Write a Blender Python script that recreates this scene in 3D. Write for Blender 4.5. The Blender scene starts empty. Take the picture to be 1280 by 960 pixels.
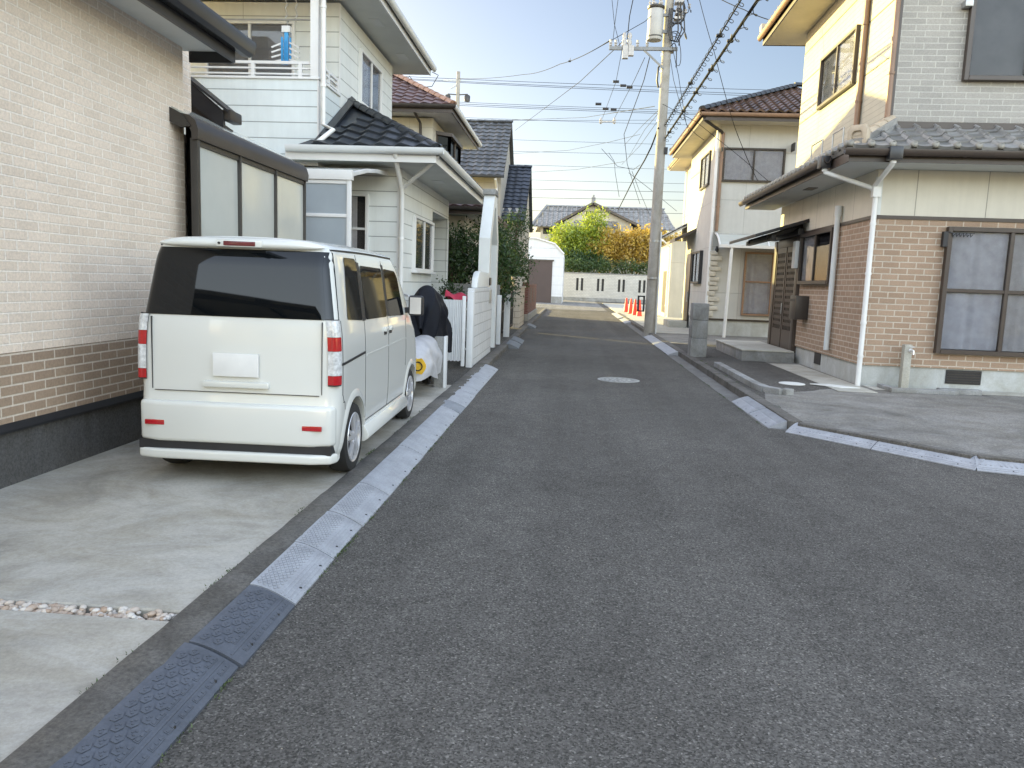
import bpy, bmesh, math, random
from mathutils import Vector, Matrix
from math import sin, cos, radians, pi, sqrt, atan2
random.seed(11)
SC = bpy.context.scene
COL = SC.collection

# ------------------------------------------------------------------ camera
F_PX = 961.0; CH = 1.6
_y, _p, _r = radians(4.17), radians(7.53), radians(2.1)
FWD = Vector((-sin(_y)*cos(_p), cos(_y)*cos(_p), -sin(_p)))
_rt = Vector((cos(_y), sin(_y), 0)); _up = _rt.cross(FWD)
RT = cos(_r)*_rt + sin(_r)*_up; UP = cos(_r)*_up - sin(_r)*_rt
EYE = Vector((0, 0, CH))
def P(x, y, Y):
    "the point at distance Y along the street that the photograph shows at pixel (x, y)"
    d = (x-640)/F_PX*RT - (y-480)/F_PX*UP + FWD
    return EYE + d*(Y/d.y)
def PX(x, y, X):
    d = (x-640)/F_PX*RT - (y-480)/F_PX*UP + FWD
    return EYE + d*(X/d.x)
cam = bpy.data.cameras.new('camera'); cob = bpy.data.objects.new('camera', cam); COL.objects.link(cob)
cob.matrix_world = Matrix(((RT.x, UP.x, -FWD.x, EYE.x), (RT.y, UP.y, -FWD.y, EYE.y), (RT.z, UP.z, -FWD.z, EYE.z), (0, 0, 0, 1)))
cam.sensor_width = 36; cam.lens = F_PX/1280*36; cam.clip_end = 2000; cam.clip_start = 0.05
SC.camera = cob

# ------------------------------------------------------------------ materials
def nt(name):
    m = bpy.data.materials.new(name); m.use_nodes = True
    n = m.node_tree; return m, n, n.nodes, n.links, n.nodes['Principled BSDF']
def node(ns, t, **kw):
    a = ns.new(t)
    for k, v in kw.items():
        if k.startswith('i_'): a.inputs[k[2:].replace('_', ' ')].default_value = v
        else: setattr(a, k, v)
    return a
def ramp(ns, stops):
    r = ns.new('ShaderNodeValToRGB'); e = r.color_ramp.elements
    e[0].position, e[0].color = stops[0][0], (*stops[0][1], 1); e[1].position, e[1].color = stops[-1][0], (*stops[-1][1], 1)
    for p, c in stops[1:-1]:
        q = e.new(p); q.color = (*c, 1)
    return r
def mul(c, k): return tuple(min(1, a*k) for a in c)
def math_(ns, ls, op, a, b=None, clamp=False):
    m = ns.new('ShaderNodeMath'); m.operation = op; m.use_clamp = clamp
    for i, s in enumerate((a, b)):
        if s is None: continue
        if isinstance(s, (int, float)): m.inputs[i].default_value = s
        else: ls.new(s, m.inputs[i])
    return m.outputs[0]
def mix(ns, ls, fac, a, b, blend='MIX'):
    m = ns.new('ShaderNodeMix'); m.data_type = 'RGBA'; m.blend_type = blend
    for s, i in ((fac, 0), (a, 6), (b, 7)):
        if isinstance(s, (int, float)): m.inputs[i].default_value = s
        elif isinstance(s, tuple): m.inputs[i].default_value = (*s, 1)
        else: ls.new(s, m.inputs[i])
    return m.outputs[2]
def noise(ns, ls, vec, scale, detail=4, rough=.6, dist=0):
    n = node(ns, 'ShaderNodeTexNoise', i_Scale=scale, i_Detail=detail, i_Roughness=rough, i_Distortion=dist); ls.new(vec, n.inputs['Vector']); return n.outputs['Fac']
def bumpn(ns, ls, h, strength, dist, prev=None):
    b = node(ns, 'ShaderNodeBump', i_Strength=strength, i_Distance=dist); ls.new(h, b.inputs['Height'])
    if prev is not None: ls.new(prev, b.inputs['Normal'])
    return b.outputs[0]
def coords(ns): 
    return ns.new('ShaderNodeTexCoord')

def plain(name, c, rough=.6, var=.12, vs=3., bump=0., bs=60., metal=0., spec=.5, coat=0.):
    m, n, ns, ls, b = nt(name); tc = coords(ns)
    f = noise(ns, ls, tc.outputs['Object'], vs, 5)
    r = ramp(ns, [(.3, mul(c, 1-var)), (.7, mul(c, 1+var))]); ls.new(f, r.inputs[0]); ls.new(r.outputs[0], b.inputs['Base Color'])
    b.inputs['Roughness'].default_value = rough; b.inputs['Metallic'].default_value = metal
    b.inputs['Specular IOR Level'].default_value = spec; b.inputs['Coat Weight'].default_value = coat
    if bump: ls.new(bumpn(ns, ls, noise(ns, ls, tc.outputs['Object'], bs, 3), bump, .01), b.inputs['Normal'])
    return m

def brick(name, c1, c2, mortar, bw, bh, ms=.007, bump=.6, off=.5, rough=.8, stain=.1):
    m, n, ns, ls, b = nt(name); tc = coords(ns)
    t = node(ns, 'ShaderNodeTexBrick', offset=off, i_Scale=1., i_Mortar_Size=ms, i_Mortar_Smooth=.25, i_Bias=-.1, i_Brick_Width=bw, i_Row_Height=bh)
    t.inputs['Color1'].default_value = (*c1, 1); t.inputs['Color2'].default_value = (*c2, 1); t.inputs['Mortar'].default_value = (*mortar, 1)
    ls.new(tc.outputs['UV'], t.inputs['Vector'])
    g = noise(ns, ls, tc.outputs['Object'], 45, 4, .7); r = ramp(ns, [(.25, (.78,)*3), (.75, (1.12,)*3)]); ls.new(g, r.inputs[0])
    c = mix(ns, ls, 1., t.outputs['Color'], r.outputs[0], 'MULTIPLY')
    g2 = noise(ns, ls, tc.outputs['Object'], 1.1, 5, .65); r2 = ramp(ns, [(.3, (1-stain,)*3), (.7, (1+stain*.5,)*3)]); ls.new(g2, r2.inputs[0])
    c = mix(ns, ls, 1., c, r2.outputs[0], 'MULTIPLY'); ls.new(c, b.inputs['Base Color'])
    h = math_(ns, ls, 'SUBTRACT', 1., t.outputs['Fac'])
    h = math_(ns, ls, 'ADD', h, math_(ns, ls, 'MULTIPLY', g, .45))
    ls.new(bumpn(ns, ls, h, bump, .008), b.inputs['Normal']); b.inputs['Roughness'].default_value = rough
    return m

def lined(name, c, pitch, gap=.012, axis='v', rough=.6, depth=.012, dark=.45, lap=True, pitch2=None, gap2=.008, var=.06):
    "boards or panels: grooves every pitch metres in v (up) and, with pitch2, every pitch2 metres in u"
    m, n, ns, ls, b = nt(name); tc = coords(ns); s = ns.new('ShaderNodeSeparateXYZ'); ls.new(tc.outputs['UV'], s.inputs[0])
    col = None; h = None; line = None
    for ax, pt, gp in (('v', pitch, gap), ('u', pitch2, gap2)):
        if not pt: continue
        f = math_(ns, ls, 'FRACT', math_(ns, ls, 'DIVIDE', s.outputs[1 if ax == 'v' else 0], pt))
        l = math_(ns, ls, 'LESS_THAN', f, gp/pt)
        hh = math_(ns, ls, 'MULTIPLY', l, -1.)
        if ax == 'v' and lap: hh = math_(ns, ls, 'ADD', hh, math_(ns, ls, 'MULTIPLY', f, -.6))
        h = hh if h is None else math_(ns, ls, 'ADD', h, hh)
        line = l if line is None else math_(ns, ls, 'MAXIMUM', line, l)
    g = noise(ns, ls, tc.outputs['Object'], 1.7, 6, .65)
    r = ramp(ns, [(.3, mul(c, 1-var)), (.7, mul(c, 1+var))]); ls.new(g, r.inputs[0])
    # rain streaks of real dirt
    mp = node(ns, 'ShaderNodeMapping'); mp.inputs['Scale'].default_value = (9, 9, .5); ls.new(tc.outputs['Object'], mp.inputs[0])
    st = noise(ns, ls, mp.outputs[0], 1., 4, .6); r3 = ramp(ns, [(.40, (.955,)*3), (.62, (1.,)*3)]); ls.new(st, r3.inputs[0])
    c0 = mix(ns, ls, 1., r.outputs[0], r3.outputs[0], 'MULTIPLY')
    ls.new(mix(ns, ls, line, c0, mul(c, dark)), b.inputs['Base Color'])
    fine = noise(ns, ls, tc.outputs['Object'], 60, 3)
    hh = math_(ns, ls, 'ADD', h, math_(ns, ls, 'MULTIPLY', fine, .12))
    ls.new(bumpn(ns, ls, hh, .8, depth), b.inputs['Normal']); b.inputs['Roughness'].default_value = rough
    return m

def asphalt(name, base=.10, light=.17, warm=(1, .935, .835)):
    m, n, ns, ls, b = nt(name); tc = coords(ns); o = tc.outputs['Object']
    v = node(ns, 'ShaderNodeTexVoronoi', i_Scale=130.); ls.new(o, v.inputs['Vector'])
    spk = ramp(ns, [(.0, (base*.5,)*3), (.45, (base,)*3), (.8, (base*1.25,)*3), (.97, (light,)*3), (1., (light*1.5,)*3)])
    sep = ns.new('ShaderNodeSeparateColor'); ls.new(v.outputs['Color'], sep.inputs[0]); ls.new(sep.outputs[0], spk.inputs[0])
    big = noise(ns, ls, o, .35, 5, .6); rb = ramp(ns, [(.3, (.82,)*3), (.7, (1.2,)*3)]); ls.new(big, rb.inputs[0])
    mid = noise(ns, ls, o, 4., 6, .7); rm = ramp(ns, [(.25, (.85,)*3), (.75, (1.15,)*3)]); ls.new(mid, rm.inputs[0])
    c = mix(ns, ls, 1., spk.outputs[0], rb.outputs[0], 'MULTIPLY'); c = mix(ns, ls, 1., c, rm.outputs[0], 'MULTIPLY')
    mp = node(ns, 'ShaderNodeMapping'); mp.inputs['Scale'].default_value = (1.6, .05, 1); ls.new(o, mp.inputs[0])
    tr = noise(ns, ls, mp.outputs[0], 1., 3); rt = ramp(ns, [(.35, (.88,)*3), (.65, (1.1,)*3)]); ls.new(tr, rt.inputs[0])
    c = mix(ns, ls, 1., c, rt.outputs[0], 'MULTIPLY')
    # sparse pale stones and grit
    v2 = node(ns, 'ShaderNodeTexVoronoi', i_Scale=16.); ls.new(o, v2.inputs['Vector'])
    d = math_(ns, ls, 'LESS_THAN', v2.outputs['Distance'], .055)
    s2 = ns.new('ShaderNodeSeparateColor'); ls.new(v2.outputs['Color'], s2.inputs[0])
    d = math_(ns, ls, 'MULTIPLY', d, math_(ns, ls, 'GREATER_THAN', s2.outputs[1], .72))
    c = mix(ns, ls, d, c, (.33, .3, .25))
    c = mix(ns, ls, 1., c, warm, 'MULTIPLY'); ls.new(c, b.inputs['Base Color'])
    h = math_(ns, ls, 'ADD', v.outputs['Distance'], noise(ns, ls, o, 160, 3))
    ls.new(bumpn(ns, ls, h, .55, .006), b.inputs['Normal'])
    b.inputs['Roughness'].default_value = .88; b.inputs['Specular IOR Level'].default_value = .12
    return m

def concrete(name, c, stain=.45, scale=.9, rough=.75, grit=.25, spots=None):
    m, n, ns, ls, b = nt(name); tc = coords(ns); o = tc.outputs['Object']
    a = noise(ns, ls, o, scale, 8, .68, .6); r = ramp(ns, [(.28, mul(c, 1-stain)), (.5, c), (.72, mul(c, 1+stain*.55))]); ls.new(a, r.inputs[0])
    f = noise(ns, ls, o, 55, 5, .75); rf = ramp(ns, [(.25, (1-grit,)*3), (.75, (1+grit,)*3)]); ls.new(f, rf.inputs[0])
    cc = mix(ns, ls, 1., r.outputs[0], rf.outputs[0], 'MULTIPLY')
    mp = node(ns, 'ShaderNodeMapping'); mp.inputs['Scale'].default_value = (1.2, 1.7, 1); mp.inputs['Rotation'].default_value = (0, 0, .6); ls.new(o, mp.inputs[0])
    sw = noise(ns, ls, mp.outputs[0], 1.6, 7, .7, .8); rs = ramp(ns, [(.35, (.82, .8, .75)), (.6, (1.06, 1.07, 1.09))]); ls.new(sw, rs.inputs[0])
    cc = mix(ns, ls, 1., cc, rs.outputs[0], 'MULTIPLY')
    ls.new(cc, b.inputs['Base Color']); b.inputs['Roughness'].default_value = rough
    ls.new(bumpn(ns, ls, f, .35, .006), b.inputs['Normal'])
    return m

def glass(name, tint=(.02, .025, .03), clear=.75, rough=.02):
    m, n, ns, ls, b = nt(name); out = ns['Material Output']
    tr = ns.new('ShaderNodeBsdfTransparent'); tr.inputs[0].default_value = (clear, clear, clear*1.02, 1)
    gl = ns.new('ShaderNodeBsdfGlossy'); gl.inputs['Roughness'].default_value = rough
    fr = node(ns, 'ShaderNodeFresnel', i_IOR=1.5); mx = ns.new('ShaderNodeMixShader')
    f = math_(ns, ls, 'ADD', math_(ns, ls, 'MULTIPLY', fr.outputs[0], .75), .005, True)
    tc = coords(ns); ls.new(bumpn(ns, ls, noise(ns, ls, tc.outputs['Object'], 1.3, 2), .06, .05), gl.inputs['Normal'])
    ls.new(f, mx.inputs[0]); ls.new(tr.outputs[0], mx.inputs[1]); ls.new(gl.outputs[0], mx.inputs[2]); ls.new(mx.outputs[0], out.inputs[0])
    return m

def dull_glass(name, k=.22):
    m = glass(name); ns = m.node_tree.nodes
    for n in ns:
        if n.type == 'MATH' and n.operation == 'MULTIPLY': n.inputs[1].default_value = k
    return m
def cloth(name, c, transl=.35):
    m, n, ns, ls, b = nt(name); out = ns['Material Output']; tc = coords(ns)
    f = noise(ns, ls, tc.outputs['Object'], 6, 5); r = ramp(ns, [(.3, mul(c, .85)), (.7, mul(c, 1.1))]); ls.new(f, r.inputs[0])
    d = ns.new('ShaderNodeBsdfDiffuse'); t = ns.new('ShaderNodeBsdfTranslucent'); mx = ns.new('ShaderNodeMixShader'); mx.inputs[0].default_value = transl
    for s in (d, t): ls.new(r.outputs[0], s.inputs[0])
    ls.new(d.outputs[0], mx.inputs[1]); ls.new(t.outputs[0], mx.inputs[2]); ls.new(mx.outputs[0], out.inputs[0])
    return m

def leaf(name, stops, transl=.45, cs=1.3):
    m, n, ns, ls, b = nt(name); out = ns['Material Output']; tc = coords(ns)
    g = ns.new('ShaderNodeNewGeometry'); f = noise(ns, ls, tc.outputs['Object'], cs, 3)
    k = math_(ns, ls, 'ADD', math_(ns, ls, 'MULTIPLY', g.outputs['Random Per Island'], .5), math_(ns, ls, 'MULTIPLY', f, .5))
    r = ramp(ns, stops); ls.new(k, r.inputs[0])
    d = ns.new('ShaderNodeBsdfDiffuse'); t = ns.new('ShaderNodeBsdfTranslucent'); mx = ns.new('ShaderNodeMixShader'); mx.inputs[0].default_value = transl
    for s in (d, t): ls.new(r.outputs[0], s.inputs[0])
    gl = ns.new('ShaderNodeBsdfGlossy'); gl.inputs['Roughness'].default_value = .45; m2 = ns.new('ShaderNodeMixShader'); m2.inputs[0].default_value = .05
    ls.new(d.outputs[0], mx.inputs[1]); ls.new(t.outputs[0], mx.inputs[2]); ls.new(mx.outputs[0], m2.inputs[1]); ls.new(gl.outputs[0], m2.inputs[2]); ls.new(m2.outputs[0], out.inputs[0])
    return m

def rooftile(name, c, rough=.45, var=.35):
    m, n, ns, ls, b = nt(name); tc = coords(ns)
    t = node(ns, 'ShaderNodeTexWhiteNoise', noise_dimensions='2D')
    mp = node(ns, 'ShaderNodeVectorMath', operation='MULTIPLY'); mp.inputs[1].default_value = (1/.3, 1/.26, 1/.3); ls.new(tc.outputs['UV'], mp.inputs[0])
    fl = node(ns, 'ShaderNodeVectorMath', operation='FLOOR'); ls.new(mp.outputs[0], fl.inputs[0]); ls.new(fl.outputs[0], t.inputs['Vector'])
    r = ramp(ns, [(0, mul(c, 1-var)), (1, mul(c, 1+var))]); ls.new(t.outputs['Value'], r.inputs[0])
    f = noise(ns, ls, tc.outputs['Object'], 7, 6, .7); r2 = ramp(ns, [(.3, (.75,)*3), (.7, (1.2,)*3)]); ls.new(f, r2.inputs[0])
    ls.new(mix(ns, ls, 1., r.outputs[0], r2.outputs[0], 'MULTIPLY'), b.inputs['Base Color']); b.inputs['Roughness'].default_value = rough
    return m

def ramp_grey(name, c, style):
    m, n, ns, ls, b = nt(name); tc = coords(ns); o = tc.outputs['Object']
    a = noise(ns, ls, o, 5, 6, .7); r = ramp(ns, [(.3, mul(c, .72)), (.55, c), (.75, mul(c, 1.18))]); ls.new(a, r.inputs[0])
    f = noise(ns, ls, o, 90, 3); rf = ramp(ns, [(.3, (.86,)*3), (.7, (1.1,)*3)]); ls.new(f, rf.inputs[0])
    ls.new(mix(ns, ls, 1., r.outputs[0], rf.outputs[0], 'MULTIPLY'), b.inputs['Base Color'])
    b.inputs['Roughness'].default_value = .55
    ls.new(bumpn(ns, ls, f, .3, .002), b.inputs['Normal'])
    return m

M = {}
M['cream_brick'] = brick('cream_brick', (.80, .675, .55), (.715, .60, .485), (.90, .81, .70), .225, .0705, .0072, .9, .5, .75, .08)
M['brown_brick'] = brick('brown_brick', (.36, .265, .185), (.305, .222, .155), (.60, .52, .42), .225, .0705, .0075, .6, .5, .8, .1)
M['stucco_dark'] = concrete('dark_stucco', (.072, .071, .070), .2, .8, .9, .6)
M['red_brick'] = brick('russet_brick', (.375, .262, .18), (.31, .212, .142), (.52, .44, .35), .265, .098, .011, .8, .5, .8, .14)
M['grey_brick'] = brick('grey_brick', (.36, .34, .305), (.305, .29, .262), (.47, .45, .405), .36, .0935, .009, .5, .42, .8, .1)
M['cream_panel'] = lined('cream_panel', (.60, .565, .475), None, axis='u', pitch2=1.09, gap2=.014, lap=False, dark=.5, rough=.8)
M['cream_board'] = lined('cream_board', (.45, .43, .345), .098, .008, rough=.75, depth=.008, dark=.72, lap=False)
M['white_siding'] = lined('white_siding', (.63, .685, .69), .255, .014, rough=.45, depth=.016, dark=.42)
M['white_siding2'] = lined('pale_siding', (.68, .70, .675), .255, .014, rough=.5, depth=.016, dark=.42, pitch2=3.03)
M['cream_wall'] = lined('cream_wall', (.52, .49, .415), 2.9, .012, rough=.8, lap=False, pitch2=.95, gap2=.01, dark=.75)
M['r2_wall'] = lined('pale_render', (.49, .485, .455), 1.5, .012, rough=.85, lap=False, pitch2=1.82, gap2=.012, dark=.7)
M['beige_wall'] = lined('beige_wall', (.36, .345, .31), 1.8, .01, rough=.85, lap=False, pitch2=1.8, dark=.7)
M['white_paint'] = plain('white_paint', (0.64, 0.66, 0.65), .4, .04, 4)
M['white_trim'] = plain('white_trim', (0.66, 0.66, 0.65), .35, .04, 4)
M['soffit'] = plain('soffit_white', (0.60, 0.62, 0.60), .7, .05, 2)
M['soffit_tan'] = plain('soffit_tan', (.60, .53, .40), .7, .1, 2)
M['dark_metal'] = plain('dark_bronze', (.028, .025, .022), .4, .15, 6)
M['bronze'] = plain('bronze_alu', (.045, .038, .033), .4, .12, 4, metal=.2)
M['black'] = plain('black_plastic', (.018, .018, .02), .5, .2, 8)
M['black_gloss'] = plain('dark_roof_trim', (.02, .0205, .023), .35, .15, 8)
M['brown_alu'] = plain('brown_alu', (.055, .041, .033), .4, .1, 5)
M['copper_pipe'] = plain('brown_pipe', (.24, .145, .09), .45, .15, 3)
M['white_pipe'] = plain('white_pipe', (.70, .70, .68), .4, .06, 3)
M['grey_pipe'] = plain('grey_pipe', (.60, .62, .62), .45, .06, 3)
M['plinth'] = concrete('plinth_concrete', (.42, .43, .41), .2, .8, .8, .12)
M['slab'] = concrete('driveway_concrete', (.385, .362, .312), .42, 1.1, .72, .2)
M['kerb'] = concrete('kerb_concrete', (.105, .097, .085), .5, 2.4, .85, .6)
M['gutter_conc'] = concrete('gutter_concrete', (.15, .145, .135), .4, 1.3, .85, .4)
M['forecourt'] = concrete('forecourt_concrete', (.185, .175, .155), .5, 1.3, .85, .75)
M['pale_conc'] = concrete('pale_concrete', (.40, .385, .33), .3, .8, .8, .25)
M['block'] = concrete('grey_block', (.25, .25, .24), .35, 1.4, .85, .3)
M['asphalt'] = asphalt('asphalt')
M['asphalt_lot'] = asphalt('lot_asphalt', .085, .2)
M['sunlit_asphalt'] = asphalt('sunlit_asphalt', .19, .3, (1, .96, .88))  # paler, warm base puts the sunlit look of the far strip into the colour
M['pole'] = concrete('pole_concrete', (.31, .295, .265), .2, .7, .8, .15)
M['glass'] = glass('window_glass', clear=.95)
M['dull_glass'] = dull_glass('dull_glass')
M['curtain'] = cloth('curtain', (.86, .88, .90), .1)
M['lace'] = cloth('lace_curtain', (.74, .74, .72), .1)
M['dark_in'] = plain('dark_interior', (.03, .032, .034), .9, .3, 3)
M['grey_in'] = plain('grey_blind', (.20, .205, .20), .8, .15, 3)
M['frost'] = plain('frosted_glass', (.33, .37, .40), .15, .08, 1.5)
M['tile_slate'] = rooftile('slate_tile', (.028, .033, .040), .42)
M['tile_silver'] = rooftile('silver_tile', (.215, .21, .20), .36)
M['tile_brown'] = rooftile('brown_tile', (.075, .047, .038), .3, .5)
M['tile_plum'] = rooftile('plum_tile', (.095, .058, .056), .3)
M['tile_grey'] = rooftile('grey_tile', (.07, .073, .075), .38, .45)
M['tile_navy'] = rooftile('navy_tile', (.03, .037, .052), .45)
M['ramp_black'] = ramp_grey('black_ramp', (.088, .098, .118), 0)
M['ramp_grey'] = ramp_grey('grey_ramp', (.33, .34, .36), 1)
M['ramp_steel'] = ramp_grey('weathered_ramp', (.22, .235, .255), 1)
M['ramp_dark'] = ramp_grey('dark_ramp', (.13, .14, .15), 1)
M['smoked_sheet'] = plain('smoked_sheet', (.10, .095, .075), .3, .1, 2)
M['bolt'] = plain('bolt_hole', (.015, .015, .015), .5, .2, 9)
M['van'] = plain('pearl_white_paint', (.64, .645, .605), .22, .015, 1, spec=.5, coat=.6)
M['van_glass'] = plain('privacy_glass', (.003, .0035, .004), .03, .1, 3, spec=.10)
def tinted(name, k):
    m, n, ns, ls, b = nt(name); d = ns.new('ShaderNodeBsdfDiffuse'); tc = coords(ns); r = ramp(ns, [(.3, (.004, .0045, .005)), (.7, (.008, .009, .010))]); ls.new(noise(ns, ls, tc.outputs['Object'], 3, 3), r.inputs[0]); ls.new(r.outputs[0], d.inputs[0])
    g = ns.new('ShaderNodeBsdfGlossy'); g.inputs['Roughness'].default_value = .03; fr = node(ns, 'ShaderNodeFresnel', i_IOR=1.5); mx = ns.new('ShaderNodeMixShader')
    ls.new(math_(ns, ls, 'MULTIPLY', fr.outputs[0], k), mx.inputs[0]); ls.new(d.outputs[0], mx.inputs[1]); ls.new(g.outputs[0], mx.inputs[2]); ls.new(mx.outputs[0], ns['Material Output'].inputs[0]); return m
M['van_glass'] = tinted('tinted_glass', .32)
M['rear_glass'] = plain('rear_glass', (.004, .005, .006), .025, .1, 3, spec=.42)
M['chrome'] = plain('alloy', (.66, .66, .67), .28, .05, 5, metal=.55)
M['tyre'] = plain('tyre_rubber', (.018, .018, .018), .75, .2, 20)
M['lamp_red'] = plain('red_lens', (.38, .01, .015), .08, .2, 30, spec=.7)
M['lamp_clear'] = plain('clear_lens', (.55, .56, .56), .08, .3, 40, spec=.8)
M['lamp_dark'] = plain('smoked_lens', (.12, .02, .025), .1, .2, 30)
M['plate'] = plain('plate_white', (.72, .72, .70), .4, .05, 5)
M['silver_cover'] = plain('silver_cover', (.40, .40, .41), .42, .12, 7, .5, 14)
M['black_cover'] = plain('black_cover', (.006, .007, .011), .7, .3, 5, .6, 10, spec=.2)
M['yellow'] = plain('yellow_mark', (.70, .42, .03), .5, .2, 20)
M['red_cloth'] = plain('red_cloth', (.35, .02, .05), .7, .3, 9)
M['cone'] = plain('cone_red', (.75, .05, .02), .45, .12, 8)
M['blue'] = plain('blue_plastic', (.03, .30, .62), .35, .15, 20)
M['steel'] = plain('galvanised', (.38, .39, .39), .4, .15, 8, metal=.6)
M['transformer'] = plain('transformer_grey', (.36, .36, .345), .45, .08, 4)
M['arm_steel'] = plain('arm_steel', (.17, .175, .18), .5, .2, 6, metal=.3)
M['wire'] = plain('wire_black', (.012, .012, .013), .8, .2, 3, spec=.08)
M['wire_grey'] = plain('wire_grey', (.04, .044, .05), .8, .2, 3, spec=.08)
M['insul'] = plain('insulator', (.36, .35, .34), .3, .2, 12)
M['white_block'] = brick('white_block', (.63, .64, .64), (.60, .61, .615), (.40, .40, .40), .40, .20, .009, .5, .5, .6, .08)
M['stone_wall'] = brick('pale_stone_brick', (.52, .50, .455), (.46, .44, .40), (.34, .33, .30), .30, .15, .018, .5, .5, .85, .1)
M['tan_block'] = brick('tan_block', (.50, .44, .36), (.46, .40, .33), (.28, .25, .21), .42, .21, .012, .5, .5, .85, .1)
M['rust_brick'] = brick('rust_brick', (.14, .055, .045), (.11, .045, .04), (.20, .14, .12), .22, .07, .008, .5, .5, .85, .1)
M['brown_shutter'] = lined('brown_shutter', (.065, .042, .036), .09, .012, rough=.5, depth=.01, dark=.4)
M['brown_fence'] = lined('brown_fence', (.05, .03, .025), None, pitch2=.1, gap2=.012, lap=False, rough=.7)
M['white_gar'] = lined('white_garage', (.60, .61, .62), .75, .015, rough=.5, lap=False, dark=.6)
M['ridge_tan'] = plain('tan_ridge_tile', (.40, .33, .24), .6, .2, 5, .3, 30)
M['cap_tile'] = plain('cap_tile', (.25, .235, .20), .5, .2, 8)
M['ridge_dark'] = plain('slate_ridge_tile', (.024, .027, .031), .45, .25, 6)
M['ridge_brown'] = plain('brown_ridge_tile', (.26, .14, .085), .5, .25, 6)
M['ridge_silver'] = plain('grey_ridge_tile', (.20, .2, .2), .45, .25, 6)
M['stone'] = plain('rubble_stone', (.52, .48, .40), .85, .2, 6, .8, 18)
M['bark'] = plain('bark', (.10, .075, .055), .9, .3, 9, .9, 30)
M['leaf_dark'] = leaf('dark_leaf', [(.2, (.018, .04, .012)), (.55, (.04, .085, .022)), (.85, (.08, .14, .035))], .35)
M['leaf_yg'] = leaf('yellow_green_leaf', [(.2, (.10, .17, .02)), (.5, (.28, .36, .04)), (.85, (.50, .52, .07))], .55, .6)
M['leaf_maple'] = leaf('amber_leaf', [(.2, (.22, .15, .03)), (.5, (.50, .34, .06)), (.85, (.66, .50, .10))], .55, .5)
M['leaf_hedge'] = leaf('hedge_leaf', [(.2, (.025, .05, .015)), (.5, (.05, .10, .025)), (.8, (.12, .17, .03))], .4, .5)
M['pebble'] = leaf('pebble', [(.15, (.32, .22, .15)), (.4, (.46, .38, .31)), (.6, (.54, .50, .45)), (.9, (.64, .63, .60))], 0., .1)
M['terracotta'] = plain('grey_pot', (.42, .40, .36), .8, .15, 5)
M['pole_white'] = plain('white_post', (0.62, 0.64, 0.65), .45, .06, 6)
M['manhole'] = plain('iron_cover', (.26, .26, .25), .5, .25, 9, metal=.3)
M['cover_iron'] = plain('cover_iron', (.33, .33, .31), .6, .2, 8)
M['lid'] = plain('pale_lid', (.62, .62, .58), .6, .08, 8)
M['gutter_white'] = plain('white_gutter', (0.62, 0.64, 0.64), .35, .05, 3)
M['earth'] = plain('earth', (.11, .105, .09), .95, .3, .6, .5, 20)
M['moss'] = leaf('moss', [(.2, (.03, .05, .012)), (.8, (.10, .14, .03))], .2, 5)
M['polycarb'] = plain('polycarbonate', (.45, .46, .42), .12, .06, 1.2)

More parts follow.
